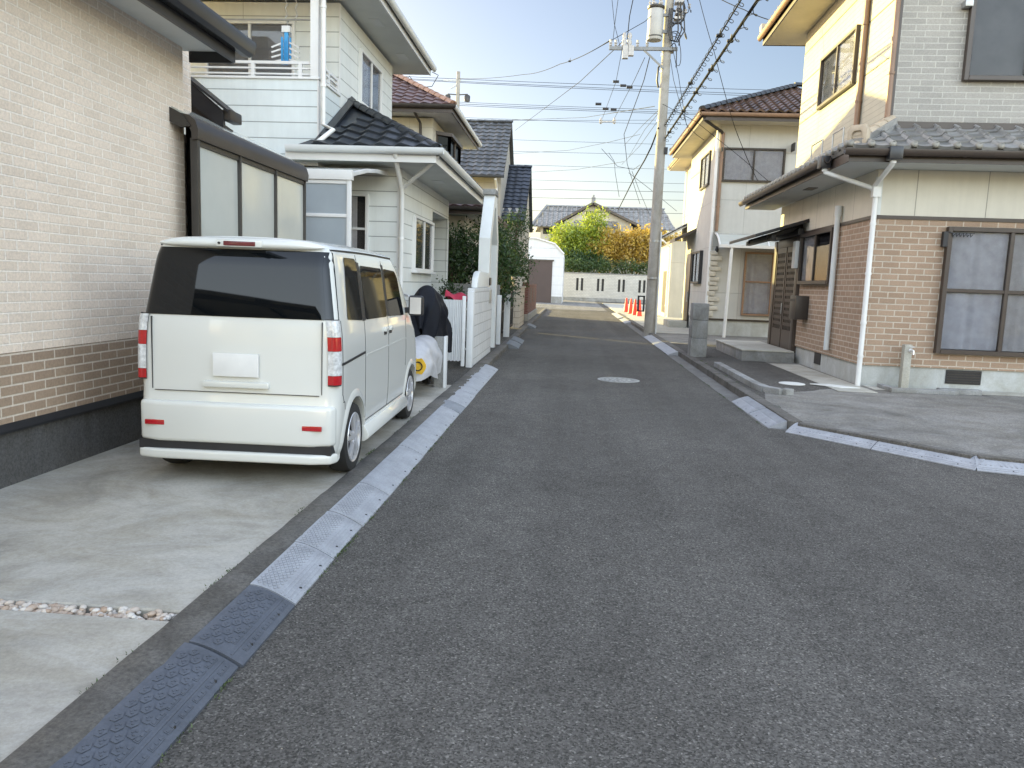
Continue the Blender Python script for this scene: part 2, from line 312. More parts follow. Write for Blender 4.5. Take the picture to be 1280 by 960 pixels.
# ------------------------------------------------------------------ mesh builder
ORG = {}
class MB:
    def __init__(s): s.v = []; s.f = []
    def face(s, pts):
        k = len(s.v); s.v += [tuple(p) for p in pts]; s.f.append(tuple(range(k, k+len(pts)))); return s
    def add(s, vs, fs):
        k = len(s.v); s.v += [tuple(p) for p in vs]; s.f += [tuple(i+k for i in f) for f in fs]; return s
    def box(s, x0, x1, y0, y1, z0, z1):
        x0, x1 = min(x0, x1), max(x0, x1); y0, y1 = min(y0, y1), max(y0, y1); z0, z1 = min(z0, z1), max(z0, z1)
        return s.add([(x0, y0, z0), (x1, y0, z0), (x1, y1, z0), (x0, y1, z0), (x0, y0, z1), (x1, y0, z1), (x1, y1, z1), (x0, y1, z1)],
                     [(0, 3, 2, 1), (4, 5, 6, 7), (0, 1, 5, 4), (1, 2, 6, 5), (2, 3, 7, 6), (3, 0, 4, 7)])
    def prism(s, poly, vec):
        n = len(poly); vec = Vector(vec); a = [Vector(p) for p in poly]; b = [p+vec for p in a]
        return s.add(a+b, [tuple(range(n))[::-1], tuple(range(n, 2*n))] + [(i, (i+1) % n, n+(i+1) % n, n+i) for i in range(n)])
    def beam(s, a, b, w, h, up=(0, 0, 1)):
        a, b = Vector(a), Vector(b); d = (b-a).normalized(); u = Vector(up)
        if abs(d.dot(u)) > .99: u = Vector((0, 1, 0))
        sd = d.cross(u).normalized(); u = sd.cross(d)
        q = [sd*(w/2)*i+u*(h/2)*j for i, j in ((-1, -1), (1, -1), (1, 1), (-1, 1))]
        return s.prism([a+k for k in q], b-a)
    def tube(s, path, r, n=8, caps=True):
        path = [Vector(p) for p in path]; m = len(path); rs = r if isinstance(r, (list, tuple)) else [r]*m
        k = len(s.v); pu = None
        for i, p in enumerate(path):
            d = (path[min(i+1, m-1)]-path[max(i-1, 0)]).normalized()
            if pu is None: pu = Vector((0, 0, 1)) if abs(d.z) < .95 else Vector((1, 0, 0))
            sd = d.cross(pu).normalized(); u = sd.cross(d).normalized(); pu = u
            for j in range(n):
                t = 2*pi*j/n; s.v.append(tuple(p+(sd*cos(t)+u*sin(t))*rs[i]))
        for i in range(m-1):
            for j in range(n): s.f.append((k+i*n+j, k+i*n+(j+1) % n, k+(i+1)*n+(j+1) % n, k+(i+1)*n+j))
        if caps: s.f.append(tuple(k+j for j in range(n))[::-1]); s.f.append(tuple(k+(m-1)*n+j for j in range(n)))
        return s
    def lathe(s, prof, c=(0, 0, 0), n=20, axis='z', caps=True):
        k = len(s.v); m = len(prof); c = Vector(c)
        for r, z in prof:
            for j in range(n):
                t = 2*pi*j/n; a, b = r*cos(t), r*sin(t)
                s.v.append(tuple(c+(Vector((a, b, z)) if axis == 'z' else Vector((z, a, b)) if axis == 'x' else Vector((b, z, a)))))
        for i in range(m-1):
            for j in range(n): s.f.append((k+i*n+j, k+i*n+(j+1) % n, k+(i+1)*n+(j+1) % n, k+(i+1)*n+j))
        if caps: s.f.append(tuple(k+j for j in range(n))[::-1]); s.f.append(tuple(k+(m-1)*n+j for j in range(n)))
        return s
    def grid(s, fn, nu, nv):
        k = len(s.v)
        for i in range(nu+1):
            for j in range(nv+1): s.v.append(tuple(fn(i/nu, j/nv)))
        for i in range(nu):
            for j in range(nv): s.f.append((k+i*(nv+1)+j, k+(i+1)*(nv+1)+j, k+(i+1)*(nv+1)+j+1, k+i*(nv+1)+j+1))
        return s
    def each(s, name, mat, parent=None, **kw):
        "one mesh for every separate piece"
        p = list(range(len(s.v)))
        def find(a):
            while p[a] != a: p[a] = p[p[a]]; a = p[a]
            return a
        for f in s.f:
            for i in f[1:]: p[find(i)] = find(f[0])
        g = {}
        for f in s.f: g.setdefault(find(f[0]), []).append(f)
        out = []
        for fs in g.values():
            ids = sorted({i for f in fs for i in f}); mp = {i: k for k, i in enumerate(ids)}; m = MB(); m.add([s.v[i] for i in ids], [tuple(mp[i] for i in f) for f in fs]); out.append(m.build(name, mat, parent, **kw))
        return out
    def build(s, name, mat, parent=None, loc=None, smooth=35, bevel=0, rot=0, seg=2, fix=True):
        o0 = Vector(loc) if loc is not None else (ORG[parent.name] if parent is not None else Vector((0, 0, 0)))
        bm = bmesh.new(); uv = bm.loops.layers.uv.new('UVMap')
        vs = [bm.verts.new(Vector(p)-o0) for p in s.v]
        for f in s.f:
            try: bm.faces.new([vs[i] for i in f])
            except ValueError: pass
        if fix: bmesh.ops.recalc_face_normals(bm, faces=bm.faces)
        bm.normal_update()
        if bevel:
            es = [e for e in bm.edges if len(e.link_faces) == 2 and e.calc_face_angle(0) > .6]
            bmesh.ops.bevel(bm, geom=es, offset=bevel, segments=seg, affect='EDGES', profile=.6, clamp_overlap=True); bm.normal_update()
        for f in bm.faces:
            n = f.normal; ax = max(range(3), key=lambda i: abs(n[i]))
            for l in f.loops:
                q = l.vert.co+o0; l[uv].uv = ((q.y, q.z) if ax == 0 else (q.x, q.z) if ax == 1 else (q.x, q.y))
            f.smooth = bool(smooth)
        if smooth:
            a = radians(smooth)
            for e in bm.edges:
                if len(e.link_faces) == 2 and e.calc_face_angle(0) > a: e.smooth = False
        me = bpy.data.meshes.new(name); bm.to_mesh(me); bm.free()
        ob = bpy.data.objects.new(name, me); COL.objects.link(ob); me.materials.append(mat if not isinstance(mat, str) else M[mat])
        ORG[ob.name] = o0
        if parent is not None: ob.parent = parent
        if loc is not None: ob.location = loc; ob.rotation_euler.z = rot
        return ob
def B(*a): return MB().box(*a)
def thing(name, label, cat, loc=(0, 0, 0), rotz=0, group=None):
    o = bpy.data.objects.new(name, None); COL.objects.link(o); o.location = loc; o.rotation_euler.z = rotz; o.empty_display_size = .2
    ORG[o.name] = Vector(loc); return tag(o, label, cat, group)
def tag(o, label, cat, group=None):
    o['label'] = label; o['category'] = cat
    if group: o['group'] = group
    return o
def struct(o): o['kind'] = 'structure'; return o
def stuff(o, label=None, cat=None):
    o['kind'] = 'stuff'
    if label: o['label'] = label; o['category'] = cat
    return o
def tree_copy(root, loc, rz=None, label=None):
    r = root.copy(); COL.objects.link(r); r.location = loc
    if rz is not None: r.rotation_euler.z = rz
    if label: r['label'] = label
    def rec(a, b):
        for ch in list(a.children):
            c = ch.copy(); COL.objects.link(c); c.parent = b; rec(ch, c)
    rec(root, r); return r

def tiles(poly, eave, w=.3, course=.26, amp=.03, step=.03, k=6, kind='wave', deck=.07):
    "a tiled slope: wavy courses laid up the plane of poly and cut to its outline"
    poly = [Vector(p) for p in poly]; u = Vector(eave).normalized(); n = None
    for i in range(1, len(poly)-1):
        q = (poly[i]-poly[0]).cross(poly[i+1]-poly[0])
        if q.length > 1e-4: n = q.normalized(); break
    if n.z < 0: n = -n
    v = n.cross(u)
    if v.z < 0: v = -v
    o = poly[0]; uv = [((p-o).dot(u), (p-o).dot(v)) for p in poly]
    u0, u1 = min(a for a, b in uv), max(a for a, b in uv); v0, v1 = min(b for a, b in uv), max(b for a, b in uv)
    nu = max(2, int((u1-u0)/w*k)); nv = max(1, int(math.ceil((v1-v0)/course)))
    def prof(t):
        t %= 1
        if kind == 'wave': return .5+.5*sin(2*pi*t)+.12*sin(4*pi*t)
        if kind == 'pan':  # flat pan with a round roll
            return (1.1*sqrt(max(0, 1-((t-.13)/.13)**2)) if t < .26 else .25*abs(2*(t-.26)/.74-1)**2)
        return 0.
    bm = bmesh.new(); rows = []
    for j in range(nv+1):
        vv = v0+j*course
        for st in ((step,) if j == 0 else (0, step) if j < nv else (0,)):
            rows.append([bm.verts.new(o+u*(u0+(u1-u0)*i/nu)+v*vv+n*(st+amp*prof((u0+(u1-u0)*i/nu)/w))) for i in range(nu+1)])
    low = [bm.verts.new(p.co-n*(step+.02)) for p in rows[0]]
    rows.insert(0, low)
    for a, b in zip(rows, rows[1:]):
        for i in range(nu): bm.faces.new((a[i], a[i+1], b[i+1], b[i]))
    c = sum(poly, Vector())/len(poly)
    for i in range(len(poly)):
        a, b = poly[i], poly[(i+1) % len(poly)]; e = (b-a)
        if e.length < 1e-4: continue
        m = e.cross(n).normalized()
        if (c-a).dot(m) > 0: m = -m
        if abs(e.normalized().dot(u)) > .995 and (a-o).dot(v) < v0+.02: continue
        bmesh.ops.bisect_plane(bm, geom=bm.verts[:]+bm.edges[:]+bm.faces[:], plane_co=a, plane_no=m, clear_outer=True)
    bm.verts.ensure_lookup_table(); bm.verts.index_update()
    mb = MB(); mb.add([x.co.copy() for x in bm.verts], [tuple(x.index for x in f.verts) for f in bm.faces]); bm.free()
    if deck: mb.prism([p-n*deck for p in poly], n*(deck-.012))
    return mb
def ridge(mb, a, b, r=.1, seg=.28, flat=.8):
    a, b = Vector(a), Vector(b); L = (b-a).length; n = max(2, int(L/seg)); d = (b-a)/n; sd = d.cross(Vector((0, 0, 1))).normalized(); u = sd.cross(d).normalized()
    for i in range(n):
        p = a+d*i; q = p+d*1.06; rr, r2 = r*1.08, r*.94
        ra = []; rb = []
        for j in range(9):
            t = pi*j/8; ra.append(p+sd*cos(t)*rr+u*sin(t)*rr*flat-u*.02); rb.append(q+sd*cos(t)*r2+u*sin(t)*r2*flat-u*.02)
        mb.add(ra+rb, [(j, j+1, 10+j, 9+j) for j in range(8)]+[tuple(range(9))[::-1], tuple(range(9, 18))])
    return mb
def ridges(par, name, mat, *lines):
    for l in lines: ridge(MB(), *l).build(name, mat, par, smooth=50)
def window(par, ax, pl, a0, a1, z0, z1, out, fm='bronze', panes=2, mid=None, back='dark_in', cur=None, fw=.05, prj=.07, name='window', sill=False, cur_span=None, glassm='glass', curz=None):
    "a framed window standing on wall plane ax=pl, spanning a0..a1; out is the wall's outward sign; pane, blind and curtain are its sub-parts"
    def bx(mb, a, b, c, d, e, f):   # along, depth (from wall outward), height
        return mb.box(pl+out*c, pl+out*d, a, b, e, f) if ax == 'x' else mb.box(a, b, pl+out*c, pl+out*d, e, f)
    m = MB()
    bx(m, a0, a0+fw, .0, prj, z0, z1); bx(m, a1-fw, a1, .0, prj, z0, z1)
    bx(m, a0+fw, a1-fw, 0, prj-.002, z1-fw, z1); bx(m, a0+fw, a1-fw, 0, prj+.01, z0, z0+fw)
    w = (a1-a0-2*fw)/panes
    for i in range(1, panes): bx(m, a0+fw+w*i-fw*.45, a0+fw+w*i+fw*.45, .004, prj-.008, z0+fw, z1-fw)
    if mid: bx(m, a0+fw, a1-fw, .01, prj-.015, mid-fw*.4, mid+fw*.4)
    if sill: bx(m, a0-.03, a1+.03, .0, prj+.05, z0-.04, z0-.002)
    fr = m.build(name, fm, par, bevel=.004, seg=1)
    for i in range(panes):
        d = prj-.028-(.012 if i % 2 else 0)
        bx(MB(), a0+fw+w*i+.004, a0+fw+w*(i+1)-.004, d-.004, d, z0+fw+.002, z1-fw-.002).build('pane', glassm, fr)
    bx(MB(), a0+fw, a1-fw, .003, .006, z0+fw, z1-fw).build('backing', back, fr)  # flat sheet behind the pane; dark_in colour stands in for the unlit room
    if cur:
        s0, s1 = cur_span or (a0+fw+.01, a1-fw-.01); c0, c1 = curz or (z0+fw+.01, z1-fw-.005); ph = random.random()*6
        def fn(a, b):
            t = s0+(s1-s0)*a; A = prj-.056; dd = .008+A*.5*(1+sin(t*31+ph+2.6*sin(t*5.3+ph)+1.4*sin(t*11.7)+.7*sin(t*3+2*b))*(.35+.3*(1-b)+.3*sin(t*4.1+ph))); z = c0+(c1-c0)*b
            return (pl+out*dd, t, z) if ax == 'x' else (t, pl+out*dd, z)
        MB().grid(fn, max(12, int((s1-s0)*60)), 3).build('curtain', cur, fr, fix=False)
    return fr

# ------------------------------------------------------------------ ground, road, kerbs
struct(B(-900, 900, -700, 1100, -1.2, -.03).build('ground', 'earth', smooth=0))
struct(B(-1.62, 40, -40, 95, -.02, 0).build('road', 'asphalt', smooth=0))
GL, GR = .08, .10                                       # level of the lots left and right of the road
for nm, mt, y0, y1 in (('driveway_slab', 'slab', -9, 3.075), ('driveway_slab', 'slab', 3.175, 11.05), ('lot_paving', 'asphalt_lot', 11.06, 49)):
    struct(B(-16, -1.67, y0, y1, -.03, GL).build(nm, mt, bevel=.008, seg=1))
struct(B(-16, -1.67, 3.07, 3.18, -.03, GL-.045).build('gravel_bed', 'earth', smooth=0))
struct(B(-30, 2.3, 49.5, 78.4, -.03, .004).build('cross_street', 'sunlit_asphalt', smooth=0))
# left kerb: cast concrete with a worn, slightly uneven top edge
mb = MB(); ys = [-6+i*.14 for i in range(380)]
ring = []
for y in ys:
    j = random.uniform(-.006, .006); k = random.uniform(-.006, .006); q = random.uniform(-.004, .004)
    ring.append([(-1.668, y, -.02), (-1.668, y, .095+q), (-1.655, y, .103+q), (-1.515+j, y, .101+k), (-1.488+j, y, .085+k), (-1.478+j, y, -.02)])
kk = len(mb.v)
for r in ring: mb.v += r
for i in range(len(ring)-1):
    for j in range(5): mb.f.append((kk+i*6+j, kk+i*6+j+1, kk+(i+1)*6+j+1, kk+(i+1)*6+j))
struct(mb.build('kerb', 'kerb', smooth=40, fix=True))
# pebbles in the joint between the two slabs
mb = MB()
for i in range(640):
    c = Vector((random.uniform(-3.78, -1.70), random.uniform(3.085, 3.165), GL-.03+random.uniform(0, .028))); r = random.uniform(.009, .019)
    rot = Matrix.Rotation(random.uniform(0, 3), 3, 'Z') @ Matrix.Rotation(random.uniform(-.4, .4), 3, 'X')
    vs = []; fs = []
    for a in range(5):
        t = pi*a/4
        for b in range(7):
            s = 2*pi*b/7; vs.append(c+rot @ Vector((sin(t)*cos(s)*r*1.35, sin(t)*sin(s)*r, cos(t)*r*.75)))
    for a in range(4):
        for b in range(7): fs.append((a*7+b, a*7+(b+1) % 7, (a+1)*7+(b+1) % 7, (a+1)*7+b))
    mb.add(vs, fs)
stuff(mb.build('gravel', 'pebble', smooth=70), 'white and tan pebbles filling the joint across the concrete driveway', 'gravel')

# right lots: forecourt of the brick house, with its kerb and cut corner
fc = [(2.76, 26.2), (2.76, 9.45), (2.72, 9.09), (3.99, 7.62), (30, -.18), (30, 26.2)]
struct(MB().prism([(x, y, -.03) for x, y in fc], (0, 0, .03+GR)).build('forecourt', 'forecourt', bevel=.01, seg=1))
ap = [(2.77, 21.4), (2.77, 10.9)]+[(2.8+.17*i, 11.5+.11*i+random.uniform(-.16, .16)) for i in range(1, 9)]+[(4.19, 12.5), (4.19, 21.4)]
struct(MB().prism([(x, y, GR) for x, y in ap], (0, 0, .004)).build('asphalt_apron', 'asphalt_lot', smooth=0))
struct(B(4.2, 4.80, 12.2, 16.4, GR+.004, GR+.012).build('concrete_strip', 'pale_conc', smooth=0))
struct(B(4.9, 14, 12.62, 13.1, GR+.004, GR+.010).build('concrete_apron', 'pale_conc', smooth=0))
struct(B(2.78, 30, 26.1, 40, -.03, GR+.012).build('house_lot', 'pale_conc', smooth=0))
struct(B(2.78, 30, 40.1, 70, -.03, .05).build('house_lot', 'pale_conc', smooth=0))
mb = MB()
def kerbrun(mb, pts, w=.16, h=.115):
    for a, b in zip(pts, pts[1:]):
        L = (Vector(b)-Vector(a)).length; n = max(1, int(L/.6)); a, b = Vector(a), Vector(b)
        for i in range(n):
            p = a+(b-a)*(i/n); q = a+(b-a)*((i+1)/n-.008/L*.6); dz = random.uniform(-.004, .004)
            mb.beam((p.x, p.y, h/2-.02+dz), (q.x, q.y, h/2-.02+dz), w, h+.04)
kerbrun(mb, [(2.68, 9.1), (2.68, 44)])
kerbrun(mb, [(2.70, 9.0), (3.93, 7.58)], .10)
kerbrun(mb, [(3.96, 7.57), (22, 2.16)], .10)
struct(mb.build('right_kerb', 'kerb', bevel=.008, seg=1))
struct(MB().prism([(2.36, 9.2, 0), (2.60, 9.0, 0), (2.60, 44, 0), (2.36, 44, 0)], (0, 0, .004)).build('street_gutter', 'gutter_conc', smooth=0))
# sparse moss and weeds along the foot of the kerb ramps and in the cracks
mb = MB()
spots = [(-1.27, random.uniform(2, 9), .012) for _ in range(26)]+[(-1.665, random.uniform(2, 9), .1) for _ in range(16)]+[(2.35, random.uniform(9.5, 20), .01) for _ in range(14)]+[(2.79, random.uniform(10, 18), .11) for _ in range(10)]
for cx, cy, cz in spots:
    for _ in range(random.randint(12, 46)):
        p = Vector((cx+random.gauss(0, .012), cy+random.gauss(0, .05), cz-.006)); s = random.uniform(.004, .011); a = random.uniform(0, 6.3)
        d = Vector((cos(a), sin(a), 0)); e = Vector((-sin(a), cos(a), 0))
        mb.face([p-e*s*.4, p+e*s*.4, p+d*s*.8+Vector((0, 0, s*1.2))])
stuff(mb.build('moss', 'moss', smooth=0, fix=False), 'tufts of moss and tiny weeds along the kerb edges', 'moss')

# ------------------------------------------------------------------ kerb ramps
def kerb_ramp(label, style, L, w, loc, rot, mat, h=.1, bolts=2, group=None):
    "local: y along the kerb, x from the road edge (0) up to the kerb (w)"
    t = thing('kerb_ramp', label, 'kerb ramp', loc, rot, group)
    def top(x):
        q = max(0., min(1., x/w)); return .010+(h-.010)*(1-(1-q)**1.55)
    pr = [(w*i/12, top(w*i/12)) for i in range(13)]
    mb = MB(); ny = 2
    prof = [(0, 0)]+pr+[(w, 0)]
    mb.prism([Vector((x, .003, z)) for x, z in prof], (0, L-.006, 0))
    def pad(cx, cy, pts, hh):
        mb.prism([Vector((cx+a, cy+b, top(min(w, max(0, cx+a)))-.001)) for a, b in pts], (-.25*hh, 0, hh))
    if style == 'hex':
        hx = [(.030*cos(pi/3*i), .033*sin(pi/3*i)) for i in range(6)]; small = [(.013*cos(pi/3*i), .014*sin(pi/3*i)) for i in range(6)]
        r = 0; x = w*.46
        while x < w-.02:
            y = .05+(.045 if r % 2 else 0)
            while y < L-.04:
                pad(x, y, [(a*.62, b) for a, b in hx], .005)
                for ii in range(3): pad(x+.009*cos(2.1*ii)*.62, y+.012*sin(2.1*ii), [(a*.35, b*.42) for a, b in small], .0075)
                y += .088
            x += w*.125; r += 1
        for x in (w*.14, w*.36):
            y = .03
            while y < L-.1:
                pad(x, y+.04, [(-.009, -.04), (.009, -.04), (.009, .04), (-.009, .04)], .004); 
                for q in range(3): pad(x, y+.012+.027*q, [(-.005, -.009), (.005, -.009), (.005, .009), (-.005, .009)], .0065)
                y += .1
        pad(w*.25, L/2, [(-.004, -L/2+.02), (.004, -L/2+.02), (.004, L/2-.02), (-.004, L/2-.02)], .004)
    elif style == 'diamond':
        for x in (w*.1, w*.18, w*.26, w*.34): pad(x, L/2, [(-.0045, -L/2+.015), (.0045, -L/2+.015), (.0045, L/2-.015), (-.0045, L/2-.015)], .0035)
        r = 0; x = w*.46
        while x < w-.012:
            y = .03+(.022 if r % 2 else 0)
            while y < L-.025:
                pad(x, y, [(0, -.017), (.0085, 0), (0, .017), (-.0085, 0)], .004); y += .044
            x += .0125; r += 1
    elif style == 'chevron':
        for x in (w*.1, w*.2): pad(x, L/2, [(-.004, -L/2+.015), (.004, -L/2+.015), (.004, L/2-.015), (-.004, L/2-.015)], .004)
        y = .03; i = 0
        while y < L-.06:
            a, b = (.0, .05) if (i//4) % 2 == 0 else (.05, .0)
            mb.prism([Vector((w*.32, y+a, top(w*.32)-.001)), Vector((w*.32, y+a+.011, top(w*.32)-.001)), Vector((w*.94, y+b+.011, top(w*.94)-.001)), Vector((w*.94, y+b, top(w*.94)-.001))], (-.001, 0, .007))
            y += .042; i += 1
    else:   # long shallow ribs
        for i in range(7): 
            x = w*(.1+.13*i); pad(x, L/2, [(-.006, -L/2+.012), (.006, -L/2+.012), (.006, L/2-.012), (-.006, L/2-.012)], .003)
    ob = mb_local(mb, 'ramp_body', mat, t)
    for i in range(bolts):
        y = L*(i+.5)/bolts; x = w*.12; mm = MB().lathe([(.0, .004), (.006, .004), (.008, .0), (.008, -.004)], (x, y, top(x)+.001), 10)
        mb_local(mm, 'bolt', 'bolt', t)
    return t
def mb_local(mb, name, mat, par, **kw):
    keep = ORG[par.name]; ORG[par.name] = Vector((0, 0, 0)); o = mb.build(name, mat, par, **kw); ORG[par.name] = keep; return o
LX = -1.275; GRP = 'kerb ramps along the left kerb'
runs = [  # y0, y1, style, material, label
 (1.93, 2.862, 'hex', 'ramp_black', 'black rubber kerb ramp with hexagon studs, beside the near concrete slab', 3),
 (2.868, 3.47, 'hex', 'ramp_black', 'black rubber kerb ramp with hexagon studs, beside the pebble joint', 2),
 (3.48, 4.10, 'diamond', 'ramp_grey', 'grey kerb ramp touching the black studded ramps', 2),
 (4.107, 4.70, 'diamond', 'ramp_grey', 'grey kerb ramp second from the black studded ramps', 2),
 (4.708, 5.42, 'diamond', 'ramp_grey', 'grey kerb ramp with fine diamonds just short of the van rear wheel', 2),
 (5.428, 6.75, 'rib', 'ramp_grey', 'long smooth grey kerb ramp beside the van rear wheel', 3),
 (6.757, 9.05, 'rib', 'ramp_grey', 'longest smooth grey kerb ramp beside the van front wheel', 4),
 (9.058, 9.52, 'rib', 'ramp_steel', 'short darker grooved kerb ramp beyond the van', 0),
 (9.528, 10.55, 'rib', 'ramp_grey', 'short plain grey kerb ramp beside the covered scooter', 2),
 (10.56, 13.95, 'rib', 'ramp_grey', 'ribbed grey kerb ramp ending near the white block wall', 4)]
for y0, y1, st, mt, lb, nb in runs:
    jx = random.uniform(-.008, .008)
    kerb_ramp(lb, st, y1-y0, .225 if y0 < 9 else .26, (LX+jx, y1, .001), pi+random.uniform(-.003, .003), mt, .098, nb, GRP)
for y0, lb in ((18.6, 'dark steel kerb ramp nearest of the pair past the white arch'), (20.0, 'dark steel kerb ramp farther of the pair past the white arch'), (27.3, 'dark ramp plate below the russet brick gate pillar')):
    kerb_ramp(lb, 'rib', 1.3, .3, (LX+.02, y0+1.3, .002), pi+.02, 'ramp_dark', .12, 0, 'steel ramps before the far left gates')
kerb_ramp('grey ramp at the forecourt corner, nearer half of the kerbside pair', 'diamond', .98, .26, (2.385, 9.15, .001), 0, 'ramp_grey', .1, 2, 'ramps at the forecourt')
kerb_ramp('grey ramp at the forecourt corner, farther half of the kerbside pair', 'diamond', 1.05, .26, (2.375, 10.16, .001), 0, 'ramp_grey', .1, 2, 'ramps at the forecourt')
a0, a1 = Vector((2.52, 8.93)), Vector((3.86, 7.38)); d = (a1-a0); L = d.length/2; ang = atan2(d.y, d.x)-pi/2+pi; dn = d.normalized()
for i, lb in enumerate(('chevron ribbed grey ramp at the cut corner, first from the open gap', 'chevron ribbed grey ramp at the cut corner, middle of the three')):
    e = a0+dn*(i+1)*L; kerb_ramp(lb, 'chevron', L-.006, .22, (e.x-dn.x*.003, e.y-dn.y*.003, .001), ang, 'ramp_grey', .1, 3, 'ramps at the forecourt')
d2 = Vector((1, -.30)).normalized(); e = a1+d2*2.4; ang2 = atan2(d2.y, d2.x)+pi/2
kerb_ramp('chevron ribbed grey ramp running along the side street', 'chevron', 2.39, .22, (e.x, e.y, .001), ang2, 'ramp_grey', .1, 4, 'ramps at the forecourt')
for y0, y1, lb in ((18.55, 21.6, 'pale kerb ramp before the grey block pillar'), (21.61, 24.9, 'pale kerb ramp at the foot of the utility pole')):
    kerb_ramp(lb, 'rib', y1-y0, .30, (2.36, y0, .006), .0, 'ramp_grey', .1, 2, 'ramps beside the utility pole')
for y0, y1, lb in ((33.5, 37.5, 'pale kerb ramp nearer of the two beside the red cones'), (38.5, 45, 'pale kerb ramp farther of the two beside the red cones')):
    kerb_ramp(lb, 'rib', y1-y0, .38, (2.34, y0, .008), .0, 'ramp_grey', .1, 0, 'ramps beside the cones')

# manhole cover in the road, pale lids on the forecourt
t = thing('manhole_cover', 'round pale iron manhole cover in the asphalt road', 'manhole', (.87, 13.24, 0))
MB().lathe([(.36, -.02), (.36, .005), (.335, .006), (.335, .002), (0, .002)], (.87, 13.24, 0), 40, caps=False).build('cover_ring', 'cover_iron', t)
mb = MB()
for rr in (.06, .15, .24):
    for i in range(int(rr*50)+4):
        a = 2*pi*i/(int(rr*50)+4); mb.box(.87+cos(a)*rr-.026, .87+cos(a)*rr+.026, 13.24+sin(a)*rr-.02, 13.24+sin(a)*rr+.02, .0, .008)
mb.lathe([(.315, .0), (.315, .008), (.29, .008), (.29, 0)], (.87, 13.24, 0), 40, caps=False)
mb.build('cover_plate', 'manhole', t)
tag(MB().lathe([(.21, GR), (.21, GR+.012), (.19, GR+.016), (0, GR+.017)], (3.70, 12.95, 0), 32).build('drain_cover', 'lid'), 'round pale drain lid on the dark forecourt', 'drain cover')
tag(MB().prism([(3.98, 12.92, GR+.013), (4.35, 12.55, GR+.013), (4.68, 12.62, GR+.013), (4.30, 12.98, GR+.013)], (0, 0, .014)).build('drain_plate', 'lid', bevel=.004), 'square pale cover plate at the foot of the white downpipe', 'cover plate')
# low kerb stub beside the forecourt
mb = MB(); pth = [(2.93, 15.4), (2.93, 12.2), (2.98, 11.75), (3.16, 11.5), (3.3, 11.6)]
for a, b in zip(pth, pth[1:]): mb.beam((*a, GR+.03), (*b, GR+.03), .14, .12)
tag(mb.build('kerb_stub', 'block', bevel=.012), 'low curved concrete edging on the forecourt of the brick house', 'edging')

# ------------------------------------------------------------------ helpers for houses
def gutter(mb, pts, w=.12, h=.11):
    for a, b in zip(pts, pts[1:]):
        a, b = Vector(a), Vector(b); d = (b-a).normalized(); sd = d.cross(Vector((0, 0, 1))).normalized()
        pr = []
        for j in range(7):
            t = pi+pi*j/6; pr.append(sd*cos(t)*w/2+Vector((0, 0, sin(t)*h*.8)))
        pr += [sd*w/2+Vector((0, 0, .015)), sd*(w/2-.012)+Vector((0, 0, .015))]
        for j in range(6, -1, -1):
            t = pi+pi*j/6; pr.append(sd*cos(t)*(w/2-.01)+Vector((0, 0, sin(t)*(h*.8-.01))))
        pr += [-sd*(w/2-.012)+Vector((0, 0, .015)), -sd*w/2+Vector((0, 0, .015))]
        mb.prism([a+q for q in pr], b-a)
    return mb
def downpipe(par, pts, mat, r=.033, name='downpipe', clips=True):
    mb = MB(); mb.tube(pts, r, 10)
    for a, b in zip(pts, pts[1:]):
        a, b = Vector(a), Vector(b)
        if clips and abs((b-a).normalized().z) > .9:
            n = max(1, int((b-a).length/1.1))
            for i in range(n):
                p = a+(b-a)*((i+.5)/n); mb.lathe([(r*1.25, -.02), (r*1.25, .02)], p, 10)
    return mb.build(name, mat, par, smooth=45)

# ------------------------------------------------------------------ house 1: cream and brown brick, close on the left
H1 = thing('brick_house', 'cream brick house with a brown brick band and black eaves, beside the parked van', 'house', (-3.8, 4, 0))
X1 = -3.8; YE = 7.4
b = MB(); b.box(-12, X1, 2.9, YE, 1.0, 3.7); b.box(-12, -4.2, 8.16, 12.2, -.02, 3.04); b.box(-12, -6.3, 8.16, 12.2, 3.05, 6.3); b.box(-12, -4.1, 7.402, 8.15, 3.15, 6.6); b.box(-12, -4.1, 2.9, 7.4, 3.9, 6.6)  # the two rear boxes are unseen, added to block sun from the gap
b.build('upper_wall', 'cream_brick', H1, smooth=0)
B(-12, X1+.001, 2.899, YE+.001, .52, .998).build('brick_band', 'brown_brick', H1, smooth=0)
B(-12, X1-.012, 2.91, YE-.012, -.03, .455).build('plinth', 'stucco_dark', H1, smooth=0)
mb = MB(); mb.prism([(X1-.02, 2.88, .457), (X1+.024, 2.88, .457), (X1+.024, 2.88, .472), (X1+.004, 2.88, .519), (X1-.02, 2.88, .519)], (0, 4.54, 0))
mb.build('drip_flashing', 'black_gloss', H1, smooth=0)
# eave: white soffit, black fascia and box gutter
B(-4.3, -3.36, 2.5, 7.52, 3.70, 3.73).build('soffit', 'soffit', H1, smooth=0)
mb = MB(); mb.box(-3.36, -3.335, 2.5, 7.52, 3.60, 3.84); mb.box(-3.80, -3.362, 7.522, 7.545, 3.60, 3.74); mb.box(-4.3, -3.36, 7.522, 7.545, 3.745, 3.95)
mb.build('fascia', 'black_gloss', H1, smooth=0)
mb = MB(); mb.prism([(-3.333, 2.4, 3.70), (-3.333, 2.4, 3.82), (-3.195, 2.4, 3.83), (-3.19, 2.4, 3.80), (-3.215, 2.4, 3.715), (-3.26, 2.4, 3.69)], (0, 5.28, 0))
mb.build('gutter', 'black_gloss', H1, bevel=.003, smooth=25)
tiles([(-3.27, 2.5, 3.85), (-3.27, 7.56, 3.85), (-4.1, 7.56, 4.18), (-4.1, 2.5, 4.18)], (0, 1, 0), .3, .3, .012, .015, kind='pan').build('roof', 'black_gloss', H1)
